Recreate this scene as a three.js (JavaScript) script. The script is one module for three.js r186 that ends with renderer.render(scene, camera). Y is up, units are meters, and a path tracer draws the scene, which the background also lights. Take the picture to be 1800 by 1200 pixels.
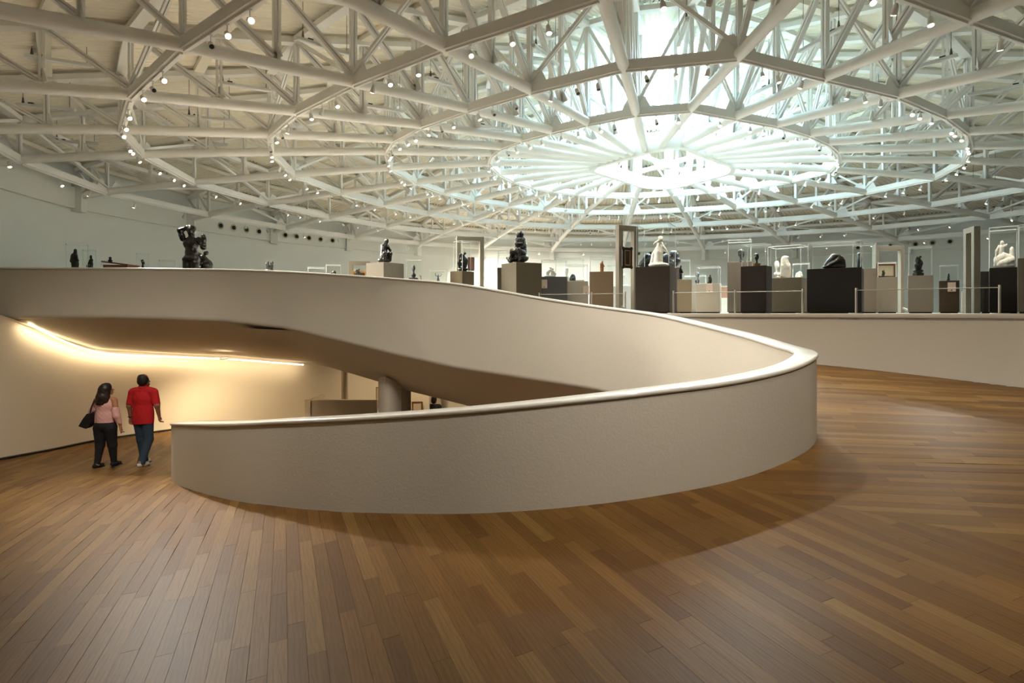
import * as THREE from 'three';
import { RoundedBoxGeometry } from 'three/addons/geometries/RoundedBoxGeometry.js';
import { mergeGeometries, mergeVertices, toCreasedNormals } from 'three/addons/utils/BufferGeometryUtils.js';
import { RectAreaLightUniformsLib } from 'three/addons/lights/RectAreaLightUniformsLib.js';

// ---------------------------------------------------------------- camera, sky, daylight, exposure
// Plan coordinates: x to the right, d = distance ahead of the camera (three's -z), y up from the upper gallery floor.
const scene = new THREE.Scene();
const EYE = 0.02, HORIZON = 549, FOCAL = 1000;
const camera = new THREE.PerspectiveCamera(2 * Math.atan(600 / FOCAL) * 180 / Math.PI, 1.5, 0.05, 200);
camera.position.set(0, EYE, 0);
camera.lookAt(0, EYE, -10);
camera.setViewOffset(1800, 1200, 0, 600 - HORIZON, 1800, 1200);   // a level camera with the lens shifted down
scene.add(camera);
const renderer = new THREE.WebGLRenderer({ antialias: true });
renderer.toneMapping = THREE.LinearToneMapping;
renderer.toneMappingExposure = 1.96;
renderer.shadowMap.enabled = true;
renderer.shadowMap.type = THREE.PCFSoftShadowMap;
RectAreaLightUniformsLib.init();
scene.background = new THREE.Color(0.78, 0.93, 1.0);
scene.backgroundIntensity = 7.0;                                    // bright overcast sky, seen and entering through the skylight
const daylight = new THREE.RectAreaLight(new THREE.Color(0.48, 0.82, 1.0), 23, 6.2, 6.6);   // daylight at the skylight glazing
daylight.position.set(5.0, 8.35, -19.9);
daylight.lookAt(5.0, 0, -19.9);
scene.add(daylight);
const SPOT_POWER = 26, COVE_POWER = 10, LOW_POWER = 3.0;

// ---------------------------------------------------------------- helpers
let seed = 20240607;
const rnd = () => { seed = (seed + 0x6D2B79F5) | 0; let t = Math.imul(seed ^ (seed >>> 15), 1 | seed); t = (t + Math.imul(t ^ (t >>> 7), 61 | t)) ^ t; return ((t ^ (t >>> 14)) >>> 0) / 4294967296; };
const RAD = Math.PI / 180, lerp = (a, b, t) => a + (b - a) * t, clamp = (v, a, b) => Math.min(b, Math.max(a, v));
const V = (x, y, d) => new THREE.Vector3(x, y, -d);
const at = (px, py, d) => V((px - 900) / FOCAL * d, EYE + (HORIZON - py) / FOCAL * d, d);
const taken = {};
const numbered = n => { const k = taken[n] = (taken[n] ?? -1) + 1; return k ? `${n}_${String(k).padStart(3, '0')}` : n; };
function tag(o, label, category, group, kind) {
  if (label) o.userData.label = label;
  if (category) o.userData.category = category;
  if (group) o.userData.group = group;
  if (kind) o.userData.kind = kind;
  return o;
}
function mesh(name, geo, mat, parent, pos) {
  const m = new THREE.Mesh(geo, mat); m.name = parent ? name : numbered(name);
  m.castShadow = m.receiveShadow = true;
  if (pos) m.position.copy(pos);
  (parent || scene).add(m);
  return m;
}
function group(name, pos, parent) { const g = new THREE.Group(); g.name = parent ? name : numbered(name); if (pos) g.position.copy(pos); (parent || scene).add(g); return g; }
const structure = o => tag(o, null, null, null, 'structure');
function interp(table, x) {                                        // table: [[x, y], ...] increasing x
  if (x <= table[0][0]) return table[0][1];
  for (let i = 1; i < table.length; i++) if (x <= table[i][0]) { const [a, b] = [table[i - 1], table[i]]; return lerp(a[1], b[1], (x - a[0]) / (b[0] - a[0])); }
  return table[table.length - 1][1];
}
function geoFrom(pos, idx, uv) {
  const g = new THREE.BufferGeometry();
  g.setAttribute('position', new THREE.Float32BufferAttribute(pos, 3));
  g.setAttribute('uv', new THREE.Float32BufferAttribute(uv || new Array(pos.length / 3 * 2).fill(0), 2));
  g.setIndex(idx); g.computeVertexNormals(); return g;
}
function gridGeo(rows, crease = 0.6) {                             // rows: arrays of Vector3, all equally long; uv in metres
  const pos = [], uv = [], idx = [], n = rows[0].length; let u = 0;
  rows.forEach((r, i) => {
    if (i) u += r[0].distanceTo(rows[i - 1][0]);
    let v = 0;
    r.forEach((p, j) => { if (j) v += p.distanceTo(r[j - 1]); pos.push(p.x, p.y, p.z); uv.push(u, v); });
  });
  for (let i = 0; i < rows.length - 1; i++) for (let j = 0; j < n - 1; j++) { const a = i * n + j; idx.push(a, a + 1, a + n, a + 1, a + n + 1, a + n); }
  const g = geoFrom(pos, idx, uv);
  return crease ? toCreasedNormals(g, crease) : g;
}
const place = (g, x, y, z, rx = 0, ry = 0, rz = 0) => g.applyMatrix4(new THREE.Matrix4().compose(new THREE.Vector3(x, y, z), new THREE.Quaternion().setFromEuler(new THREE.Euler(rx, ry, rz)), new THREE.Vector3(1, 1, 1)));
const box = (w, h, d, x = 0, y = 0, z = 0, r = 0) => place(r ? new RoundedBoxGeometry(w, h, d, 2, r) : new THREE.BoxGeometry(w, h, d), x, y, z);
const cyl = (r1, r2, h, x = 0, y = 0, z = 0, seg = 14) => place(new THREE.CylinderGeometry(r1, r2, h, seg), x, y, z);
const merge = list => mergeGeometries(list.map(g => g.index ? g.toNonIndexed() : g), false);
function orient(m, a, b, up = new THREE.Vector3(0, 1, 0)) {        // y axis of m from a to b, scaled to the length; z axis near up
  const dir = b.clone().sub(a), L = dir.length(); dir.normalize();
  const x = new THREE.Vector3().crossVectors(dir, up); if (x.lengthSq() < 1e-6) x.set(1, 0, 0); x.normalize();
  const z = new THREE.Vector3().crossVectors(x, dir);
  m.quaternion.setFromRotationMatrix(new THREE.Matrix4().makeBasis(x, dir, z));
  m.position.copy(a).add(b).multiplyScalar(0.5); m.scale.set(1, L, 1); return m;
}

// ---------------------------------------------------------------- textures and materials
function hash2(x, y, s) { let h = Math.imul(x, 374761393) + Math.imul(y, 668265263) + Math.imul(s, 1274126177); h = Math.imul(h ^ (h >>> 13), 1274126177); return ((h ^ (h >>> 16)) >>> 0) / 4294967296; }
function vnoise(x, y, px, py, s) {                                 // tiling value noise with periods px, py
  const xi = Math.floor(x), yi = Math.floor(y), fx = x - xi, fy = y - yi, sx = fx * fx * (3 - 2 * fx), sy = fy * fy * (3 - 2 * fy);
  const w = (a, p) => ((a % p) + p) % p, h = (a, b) => hash2(w(a, px), w(b, py), s);
  return lerp(lerp(h(xi, yi), h(xi + 1, yi), sx), lerp(h(xi, yi + 1), h(xi + 1, yi + 1), sx), sy);
}
function texture(w, h, fn, color) {
  const data = new Uint8Array(w * h * 4);
  for (let j = 0; j < h; j++) for (let i = 0; i < w; i++) { const c = fn(i / w, j / h); for (let k = 0; k < 3; k++) data[(j * w + i) * 4 + k] = clamp(Math.round(c[k] * 255), 0, 255); data[(j * w + i) * 4 + 3] = 255; }
  const t = new THREE.DataTexture(data, w, h); t.wrapS = t.wrapT = THREE.RepeatWrapping; t.magFilter = THREE.LinearFilter; t.minFilter = THREE.LinearMipmapLinearFilter; t.generateMipmaps = true;
  if (color) t.colorSpace = THREE.SRGBColorSpace;
  t.needsUpdate = true; return t;
}
// oak: u runs along the plank (1 unit = 1.6 m), v across it (1 unit = 0.4 m)
const oakField = (u, v) => {
  const warp = vnoise(u * 6, v * 5, 6, 5, 3) * 0.9 + vnoise(u * 14, v * 10, 14, 10, 4) * 0.35;
  const rings = 0.5 + 0.5 * Math.sin((v * 15 + warp * 1.4) * Math.PI * 2);
  const fibre = vnoise(u * 24, v * 190, 24, 190, 5), coarse = vnoise(u * 10, v * 48, 10, 48, 6), flake = vnoise(u * 60, v * 120, 60, 120, 7);
  return { rings, fibre, coarse, flake };
};
const oakMap = texture(1024, 512, (u, v) => {
  const f = oakField(u, v), t = 0.80 + 0.07 * f.coarse + 0.07 * f.fibre - 0.06 * Math.pow(f.rings, 3) + 0.02 * f.flake;
  return [t * 1.0, t * 0.985, t * 0.96];
}, true);
const oakBump = texture(1024, 512, (u, v) => { const f = oakField(u, v), t = 0.5 + 0.3 * f.fibre - 0.25 * Math.pow(f.rings, 4); return [t, t, t]; });
const grainMap = texture(256, 256, (u, v) => { const t = 0.5 * vnoise(u * 90, v * 90, 90, 90, 11) + 0.3 * vnoise(u * 40, v * 40, 40, 40, 12) + 0.2 * vnoise(u * 9, v * 9, 9, 9, 13); return [t, t, t]; });
const rough = (c, r, extra = {}) => new THREE.MeshStandardMaterial({ color: c, roughness: r, ...extra });
const M = {
  oak: ['#88622f', '#7a5628', '#93703c', '#724f25', '#805c2c', '#8c6735', '#7d5b29'].map(c => new THREE.MeshPhysicalMaterial({ color: c, map: oakMap, bumpMap: oakBump, bumpScale: 0.0004, roughness: 0.44, specularIntensity: 0.3 })),
  subfloor: rough('#4a3420', 0.7),
  plaster: rough('#ccc4b4', 0.85, { bumpMap: grainMap, bumpScale: 0.0012 }),
  wallWhite: rough('#e6e7e0', 0.9, { bumpMap: grainMap, bumpScale: 0.001 }),
  warmWall: rough('#dccfb6', 0.85, { bumpMap: grainMap, bumpScale: 0.001 }),
  soffit: rough('#cfc3ac', 0.9, { bumpMap: grainMap, bumpScale: 0.001 }),
  cap: new THREE.MeshPhysicalMaterial({ color: '#dcd8cc', roughness: 0.28, clearcoat: 0.6, clearcoatRoughness: 0.15 }),
  steel: rough('#f0eee8', 0.5),
  deck: rough('#f3ecd9', 0.65),
  purlin: rough('#ebe5d4', 0.6),
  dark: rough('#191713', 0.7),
  porthole: rough('#0c0b0a', 0.8),
  porthRing: rough('#c9c3ab', 0.7),
  fixture: rough('#e8e6e0', 0.4),
  fixtureDark: rough('#2a2826', 0.5),
  lamp: new THREE.MeshStandardMaterial({ color: '#fff2dc', emissive: new THREE.Color(1, 0.83, 0.6), emissiveIntensity: 9, roughness: 0.4 }),
  cove: new THREE.MeshStandardMaterial({ color: '#fff2dc', emissive: new THREE.Color(1, 0.84, 0.6), emissiveIntensity: 5, roughness: 0.4 }),
  wire: rough('#5a564f', 0.5),
  glass: new THREE.MeshPhysicalMaterial({ color: '#fcfefd', transmission: 1, thickness: 0, roughness: 0.02, ior: 1.35, specularIntensity: 0.5 }),
  skyGlass: new THREE.MeshPhysicalMaterial({ color: '#f6fcff', transmission: 1, thickness: 0, roughness: 0.03, ior: 1.45 }),
  acrylic: rough('#eef4f4', 0.15),
  bronze: new THREE.MeshPhysicalMaterial({ color: '#1a1613', roughness: 0.26, metalness: 0.35, clearcoat: 0.5, clearcoatRoughness: 0.2 }),
  bronzeGrey: new THREE.MeshPhysicalMaterial({ color: '#3a4248', roughness: 0.25, metalness: 0.5, clearcoat: 0.6, clearcoatRoughness: 0.15 }),
  bronzeMatt: rough('#22201d', 0.5, { metalness: 0.2 }),
  terracotta: rough('#8a5a33', 0.7),
  whitePlaster: rough('#e9e6dd', 0.75),
  plasterGrey: rough('#b9b4aa', 0.75),
  brass: rough('#aaa396', 0.35, { metalness: 0.5 }),
  card: rough('#d9c6b4', 0.8),
  portal: rough('#8f8777', 0.7),
  gilt: rough('#a3804a', 0.45, { metalness: 0.35 }),
  frameDark: rough('#2c1c12', 0.5),
  canvasBrown: rough('#6e4c32', 0.8), canvasGrey: rough('#8d8576', 0.8), canvasDark: rough('#3d2c1e', 0.8), canvasPale: rough('#c9b99a', 0.8),
  wood: rough('#6b3f22', 0.5),
  skin: rough('#a8714f', 0.6), skinDark: rough('#8f5c40', 0.6), red: rough('#b00d12', 0.85), denim: rough('#2c3b49', 0.9), black: rough('#0d0c0d', 0.8), pink: rough('#cf9d95', 0.85),
  hair: rough('#140d0a', 0.45), hairBrown: rough('#1f100a', 0.45), shoe: rough('#d8d5d0', 0.7), leather: rough('#0c0d12', 0.4), eye: rough('#f2efe8', 0.3),
};
const matCache = {};
const paint = c => matCache[c] ??= rough(c, 0.92, { bumpMap: grainMap, bumpScale: 0.0004 });

// ---------------------------------------------------------------- the ramp: parapet line, floor height, outer line
const WELL = [-1.2, 8.2];
// [x, floor height, d, side measured: f = well face (far side), n = ramp face (near side)]
const LINE = [
  [-14, 0, 11.6, 'f'], [-12, 0, 11.15, 'f'], [-9.95, 0, 11.05, 'f'], [-7.8, 0, 11.15, 'f'], [-6.8, 0, 11.3, 'f'], [-5.8, 0, 11.5, 'f'], [-4.6, -.04, 11.5, 'f'], [-3.4, -.12, 11.3, 'f'], [-2.2, -.22, 10.9, 'f'],
  [-1.04, -.34, 10.4, 'f'], [.5, -.62, 9.8, 'f'], [1.4, -.77, 9.3, 'f'], [2.2, -.9, 8.7, 'f'], [2.72, -1.06, 7.95, 'f'], [2.98, -1.16, 7.35, 'f'],
  [3.3, -1.26, 6.72, 'n'], [3.33, -1.3, 6.28, 'n'], [3.14, -1.33, 5.9, 'n'], [2.8, -1.4, 5.6, 'n'], [2.03, -1.48, 5.12, 'n'], [1.21, -1.54, 4.84, 'n'], [.476, -1.61, 4.78, 'n'], [-.246, -1.7, 4.9, 'n'], [-.76, -1.77, 5.08, 'n'],
  [-1.65, -1.89, 5.47, 'n'], [-2.37, -2.0, 5.92, 'n'], [-3.3, -2.17, 6.65, 'n'], [-4.42, -2.39, 7.76, 'n'], [-5.2, -2.57, 8.7, 'n'], [-5.65, -2.72, 9.5, 'n'], [-5.85, -2.82, 10.1, 'n'], [-5.8, -2.93, 10.8, 'n'], [-5.6, -3.02, 11.3, 'n'],
  [-4.8, -3.15, 11.95, 'n'], [-3.5, -3.4, 12.5, 'n'], [-2, -3.7, 12.7, 'n'], [0, -4.1, 12.4, 'n'], [1.5, -4.4, 11.7, 'n']];
const PARAPET_HALF = 0.1, PARAPET_H = 0.9;
const centre = LINE.map(([x, y, d, s], i) => {
  const a = LINE[Math.max(0, i - 1)], b = LINE[Math.min(LINE.length - 1, i + 1)];
  let tx = b[0] - a[0], td = b[2] - a[2]; const L = Math.hypot(tx, td); tx /= L; td /= L;
  const k = s === 'f' ? -PARAPET_HALF : PARAPET_HALF;               // right-hand normal (td, -tx) points into the well
  return new THREE.Vector3(x + td * k, y, d - tx * k);
});
const lineCurve = new THREE.CatmullRomCurve3(centre, false, 'centripetal');
const STEPS = 330, line = [];
for (let i = 0; i <= STEPS; i++) {
  const p = lineCurve.getPoint(i / STEPS), t = lineCurve.getTangent(i / STEPS); const L = Math.hypot(t.x, t.z);
  line.push({ x: p.x, y: p.y, d: p.z, nx: t.z / L, nd: -t.x / L });
}
function angleOf(x, d) { return Math.atan2(x - WELL[0], -(d - WELL[1])) / RAD; }
{ let prev = 255; for (const p of line) { let a = angleOf(p.x, p.d); while (a < prev - 180) a += 360; while (a > prev + 180) a -= 360; p.a = prev = a; } }
const byAngle = line.map(p => [p.a, p]).sort((u, v) => u[0] - v[0]);
const heightTable = byAngle.map(([a, p]) => [a, p.y]), radiusTable = byAngle.map(([a, p]) => [a, Math.hypot(p.x - WELL[0], p.d - WELL[1])]);
const OUT = [[5, 24], [0, 23], [-3.5, 20.5], [-6.2, 18.3], [-8, 16.7], [-9, 15], [-9.55, 13], [-9.36, 10.4], [-9.2, 8], [-8.2, 4], [-5.5, 0], [-1.5, -2.5], [4, -3.5], [9, -2.5], [10.8, 0], [10.3, 3], [9, 5.5], [7.2, 8], [5.14, 9.7], [3, 10.7], [.5, 11.9], [-1.5, 12.6], [-3.2, 12.9], [-4.6, 12.6]];
const outTable = []; { let prev = -201; for (const [x, d] of OUT) { let a = angleOf(x, d); while (a < prev - 180) a += 360; while (a > prev + 180) a -= 360; prev = a; outTable.push([a, Math.hypot(x - WELL[0], d - WELL[1])]); } }
const floorAtAngle = a => interp(heightTable, a);
function floorAt(x, d) { let a = angleOf(x, d); if (a < -150) a += 360; return floorAtAngle(a); }   // the sheet the camera stands on
const polarPoint = (a, r, y) => V(WELL[0] + Math.sin(a * RAD) * r, y, WELL[1] - Math.cos(a * RAD) * r);
function onRamp(x, d, marginIn = 0.02, marginOut = 0.02) { let a = angleOf(x, d); if (a < -150) a += 360; const r = Math.hypot(x - WELL[0], d - WELL[1]); return r > interp(radiusTable, a) + marginIn && r < interp(outTable, a) - marginOut; }

// ---------------------------------------------------------------- floor of the ramp with its oak boards
{
  const rows = [], low = [];
  for (let a = -201; a <= 236; a += 2.3) {
    const r0 = interp(radiusTable, a) - 0.05, r1 = interp(outTable, a) + 0.12, h = floorAtAngle(a) - 0.02, row = [], under = [];
    for (let k = 0; k <= 8; k++) { row.push(polarPoint(a, lerp(r0, r1, k / 8), h)); under.push(polarPoint(a, lerp(r0, r1, k / 8), h - 0.28)); }
    rows.push(row); low.push(under);
  }
  const floor = structure(mesh('floor', merge([gridGeo(rows), gridGeo(low)]), M.subfloor));
  // boards: zone 0 runs away to the left, zone 1 (past the seam to the right of the well) runs across
  const seamP = [2.4, 4.56], seamN = [0.667, 0.745];
  const side = (x, d) => (x - seamP[0]) * seamN[0] + (d - seamP[1]) * seamN[1];
  const boards = [];
  for (const zone of [0, 1]) {
    const u = zone ? [0.97, -0.243] : [-0.372, 0.928], w = [-u[1], u[0]], BW = 0.098;
    const O = [0, 4];
    for (let row = -190; row <= 190; row++) {
      let s = -24 + rnd() * 1.2;
      while (s < 24) {
        const len = 0.55 + rnd() * 1.0, s1 = s + len;
        const mid = t => [O[0] + u[0] * t + w[0] * (row + .5) * BW, O[1] + u[1] * t + w[1] * (row + .5) * BW];
        let run = null, best = null; const N = 12;
        for (let k = 0; k <= N; k++) {
          const t = lerp(s, s1, k / N), [x, d] = mid(t), a = angleOf(x, d);
          const ok = a > -138 && a < 128 && (zone ? side(x, d) > -0.06 : side(x, d) < 0.06) && onRamp(x, d, 0.0, 0.0);
          if (ok) run = run ? [run[0], t] : [t, t];
          if (!ok || k === N) { if (run && (!best || run[1] - run[0] > best[1] - best[0])) best = run; if (!ok) run = null; }
        }
        if (best) {
          const e = len / N / 2, a0 = Math.max(s, best[0] - (best[0] > s + 1e-6 ? e : 0)) + 0.0006, a1 = Math.min(s1, best[1] + (best[1] < s1 - 1e-6 ? e : 0)) - 0.0006;
          let poly = [[a0, row * BW + .0004], [a1, row * BW + .0004], [a1, (row + 1) * BW - .0004], [a0, (row + 1) * BW - .0004]];
          const f = ([t, w_]) => (zone ? 1 : -1) * side(O[0] + u[0] * t + w[0] * w_, O[1] + u[1] * t + w[1] * w_) - 0.0008, cut = [];
          poly.forEach((p, i) => { const q = poly[(i + 1) % 4], fp = f(p), fq = f(q); if (fp >= 0) cut.push(p); if ((fp >= 0) !== (fq >= 0)) { const m = fp / (fp - fq); cut.push([lerp(p[0], q[0], m), lerp(p[1], q[1], m)]); } });
          if (cut.length > 2 && a1 - a0 > 0.03) boards.push({ O, u, w, row, a0, a1, BW, poly: cut });
        }
        s = s1;
      }
    }
  }
  const area = b => { const t = (b.a0 + b.a1) / 2, x = b.O[0] + b.u[0] * t + b.w[0] * (b.row + .5) * b.BW, d = b.O[1] + b.u[1] * t + b.w[1] * (b.row + .5) * b.BW; if (d < 0.8) return 0; const h = EYE - floorAt(x, d), px = 900 + x / d * FOCAL, py = HORIZON + h / d * FOCAL; if (px < -60 || px > 1860 || py > 1290) return 0; return (b.a1 - b.a0) * b.BW * h / (d * d * d); };
  boards.forEach(b => b.area = area(b)); boards.sort((p, q) => q.area - p.area);
  const boardGeo = b => {
    const lift = (rnd() - .5) * 0.0007, pos = [], uv = [], ou = rnd() * 7, ov = rnd() * 7, n = b.poly.length, c = 0.0006;
    const ct = b.poly.reduce((q, p) => q + p[0], 0) / n, cw = b.poly.reduce((q, p) => q + p[1], 0) / n;
    const ring = (inset, drop) => b.poly.forEach(([t, w]) => { t -= Math.sign(t - ct) * inset; w -= Math.sign(w - cw) * inset; const x = b.O[0] + b.u[0] * t + b.w[0] * w, d = b.O[1] + b.u[1] * t + b.w[1] * w; pos.push(x, floorAt(x, d) + lift - drop, -d); uv.push(t / 1.6 + ou, w / 0.4 + ov); });
    ring(c, 0); ring(0, c); ring(0, 0.018);
    const idx = []; for (let k = 1; k < n - 1; k++) idx.push(0, k, k + 1);
    for (const o of [0, n]) for (let k = 0; k < n; k++) { const m = (k + 1) % n; idx.push(o + k, o + n + k, o + m, o + m, o + n + k, o + n + m); }
    return toCreasedNormals(geoFrom(pos, idx, uv), 0.3);
  };
  const rest = M.oak.map(() => []);
  boards.forEach((b, i) => {
    const k = Math.floor(rnd() * M.oak.length);
    if (i < 300) mesh('board', boardGeo(b), M.oak[k], floor); else if (b.area > 0 || i < 2600) rest[k].push(boardGeo(b));
  });
  rest.forEach((list, k) => { if (list.length) tag(mesh('boards', merge(list), M.oak[k], floor), null, null, null, 'stuff'); });
}

// ---------------------------------------------------------------- the parapet that winds round the well
const lipTable = [[-14, -.11], [-9.95, -.105], [-7.8, -.11], [-6.8, -.136], [-5.8, -.185], [-4.6, -.32], [-3.4, -.58], [-2.2, -.83], [-1.04, -1.03], [.5, -1.2], [1.4, -1.29], [2.2, -1.42], [2.98, -1.6]];
const bendIndex = line.reduce((b, p, i) => p.d > 5 && p.d < 7 && p.x > line[b].x ? i : b, 0);
const lipAt = i => i <= bendIndex ? Math.min(interp(lipTable, line[i].x), line[i].y - 0.1) : Math.max(line[i].y - 0.36, Math.min(line[i].y - 0.25, -1.62));
{
  const sweep = (from, to, profile) => { const rows = []; for (let i = from; i <= to; i++) { const p = line[i]; rows.push(profile(p, i).map(([n, y]) => V(p.x + p.nx * n, y, p.d + p.nd * n))); } return gridGeo(rows, 0.7); };
  const H = PARAPET_HALF, body = sweep(0, STEPS, (p, i) => {
    const top = p.y + PARAPET_H - 0.05, L = lipAt(i), out = [[-H, L], [-H, p.y], [-H, top], [H, top]];
    for (let k = 0; k <= 5; k++) { const t = k / 5 * Math.PI / 2; out.push([H - 0.1 + 0.1 * Math.cos(t), L + 0.1 - 0.1 * Math.sin(t)]); }
    out.push([-H, L]); return out;
  });
  const parapet = structure(mesh('wall_ramp_parapet', body, M.plaster));
  mesh('parapet_cap', sweep(0, STEPS, p => {
    const t = p.y + PARAPET_H, w = 0.118, r = 0.018, out = [];
    for (const [cx, cy, a0] of [[w - r, t - r, 0], [-w + r, t - r, 90], [-w + r, t - 0.042 + r, 180], [w - r, t - 0.042 + r, 270]]) for (let k = 0; k <= 3; k++) { const a = (a0 + k * 30) * RAD; out.push([cx + Math.cos(a) * r, cy + Math.sin(a) * r]); }
    out.push(out[0]); return out;
  }), M.cap, parapet);
  mesh('cap_neck', sweep(0, STEPS, p => { const t = p.y + PARAPET_H - 0.04, w = 0.088; return [[w, t], [w, t - 0.012], [-w, t - 0.012], [-w, t]]; }), M.plaster, parapet);
}
// soffit under the upper ramp and the gallery edge: from the lip back to the cove
const SOFFIT_BACK = [[-9.95, -9.68, -.12, 11.0], [-8.8, -9.66, -.48, 12], [-7.8, -9.72, -.84, 13.3], [-6.8, -9.3, -1.1, 15.5], [-5.8, -8.25, -1.26, 16.7], [-4.6, -6.35, -1.54, 17.8], [-3.4, -5.0, -1.47, 15.5], [-2.2, -3.95, -1.5, 14.1], [-1.04, -2.4, -1.8, 13.2], [.5, -.75, -2.08, 12.5], [1.4, .59, -2.28, 11.8], [2.2, 2.2, -2.5, 11.2], [2.8, 3.6, -2.6, 10.4], [3.1, 4.6, -2.7, 9.2]];
const backPoint = x => V(interp(SOFFIT_BACK.map(r => [r[0], r[1]]), x), interp(SOFFIT_BACK.map(r => [r[0], r[2]]), x), interp(SOFFIT_BACK.map(r => [r[0], r[3]]), x));
{
  const rows = [];
  for (let i = 0; i <= bendIndex; i++) {
    const p = line[i]; if (p.x < -10.2) continue; if (p.d < 7.3) break;
    const a = V(p.x - p.nx * 0.04, lipAt(i) + 0.002, p.d - p.nd * 0.04), b = backPoint(p.x), row = [];
    for (let k = 0; k <= 14; k++) { const t = k / 14, q = a.clone().lerp(b, t); q.y -= 0.10 * Math.sin(t * Math.PI) * clamp((p.x + 9.9) / 3, 0, 1); row.push(q); }
    let ba = angleOf(b.x, -b.z); if (ba < -40) ba += 360; row.push(b.clone().setY(Math.max(b.y + 0.02, floorAtAngle(ba) - 0.3))); rows.push(row);
  }
  structure(mesh('ceiling_soffit', gridGeo(rows, 0.9), M.soffit));
}

// ---------------------------------------------------------------- upper gallery floor with its edge wall beside the ramp
const HUB = [4.64, 19.46];                                          // centre of the roof in plan
const polar = (a, r, y) => V(HUB[0] + Math.sin(a * RAD) * r, y, HUB[1] - Math.cos(a * RAD) * r);
const wallR = [[-62, 18.6], [-67, 19.3], [-75, 19.7], [-90, 19.9], [-105, 19.4], [-119, 19.2], [-132, 19], [-146, 18.8], [-159, 18.8], [-174, 19], [-188, 19.4], [-204, 20.3], [-219, 22], [-233, 23.5], [-248, 24], [-262, 24], [-274, 23.5], [-295, 23], [-309, 22.6], [-327, 22.6], [-345, 24.0]].map(([a, r]) => [-a, r]);
const wallAt = a => { let k = -a; while (k < 62) k += 360; while (k > 422) k -= 360; return k > 345 ? interp([[345, 24.0], [360, 24.5], [376.7, 24.6], [392, 23], [406, 20.5], [422, 18.6]], k) : interp(wallR, k); };
const EDGE = [[-14, 11.7], [-12, 11.25], [-9.95, 11.15], [-7.8, 11.25], [-6.8, 11.4], [-5.8, 11.6], [-4.6, 12.6], [-3.2, 12.9], [-1.5, 12.6], [.5, 11.9], [3, 10.7], [5.14, 9.7], [7.2, 8], [9, 5.5], [10.3, 3], [10.8, 0], [10.5, -2.2]];
const edgeCurve = new THREE.CatmullRomCurve3(EDGE.slice(6).map(([x, d]) => new THREE.Vector3(x, 0, d)), false, 'centripetal');
const edgePts = edgeCurve.getPoints(90);
{
  const s = new THREE.Shape(); EDGE.slice(0, 6).forEach(([x, d], i) => i ? s.lineTo(x, d) : s.moveTo(x, d));
  edgePts.forEach(p => s.lineTo(p.x, p.z));
  for (let a = 14; a <= 298; a += 4) { const p = polar(a, wallAt(a) + 0.1, 0); s.lineTo(p.x, -p.z); }
  const g = new THREE.ExtrudeGeometry(s, { depth: 0.1, bevelEnabled: false }); g.rotateX(-Math.PI / 2); g.translate(0, -0.1, 0);   // y = -0.1 .. 0
  // rotateX(-90) maps shape y to -z, i.e. d = shape y
  structure(mesh('floor_upper', g, rough('#969085', 0.5, { bumpMap: grainMap, bumpScale: 0.0003 })));
  // edge wall: plaster face with a narrow floor nosing and a fine shadow joint under it
  const rows = [], nose = [];
  for (let i = 0; i < edgePts.length; i++) {
    const p = edgePts[i], q = edgePts[Math.min(i + 1, edgePts.length - 1)], o = edgePts[Math.max(i - 1, 0)], tx = q.x - o.x, td = q.z - o.z, L = Math.hypot(tx, td), nx = td / L, nd = -tx / L;
    let ea = angleOf(p.x + nx * .3, p.z + nd * .3); if (ea < -40) ea += 360; const f = floorAtAngle(ea) - 0.2, at_ = (n, y) => V(p.x + nx * n, y, p.z + nd * n);
    rows.push([at_(-0.12, -0.075), at_(0, -0.075), at_(0, f), at_(-0.12, f)]);
    nose.push([at_(-0.1, 0.002), at_(0.012, 0.002), at_(0.016, -0.01), at_(0.016, -0.06), at_(0.012, -0.066), at_(-0.1, -0.066)]);
  }
  const w = structure(mesh('wall_gallery_edge', gridGeo(rows, 0.6), M.plaster));
  mesh('floor_nosing', gridGeo(nose, 0.6), M.plaster, w);
}

// ---------------------------------------------------------------- outer walls
function ruled(name, foot, top, mat, steps = 60, n = 10) {
  const A = new THREE.CatmullRomCurve3(foot.map(p => V(...p)), false, 'centripetal'), B = new THREE.CatmullRomCurve3(top.map(p => V(...p)), false, 'centripetal'), rows = [];
  for (let i = 0; i <= steps; i++) { const a = A.getPoint(i / steps), b = B.getPoint(i / steps), row = []; for (let k = 0; k <= n; k++) row.push(a.clone().lerp(b, k / n)); rows.push(row); }
  return structure(mesh(name, gridGeo(rows, 0.9), mat));
}
const footY = ([x, d]) => { let a = angleOf(x, d); if (a > 120) a -= 360; return floorAtAngle(a) - 0.03; };
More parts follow.
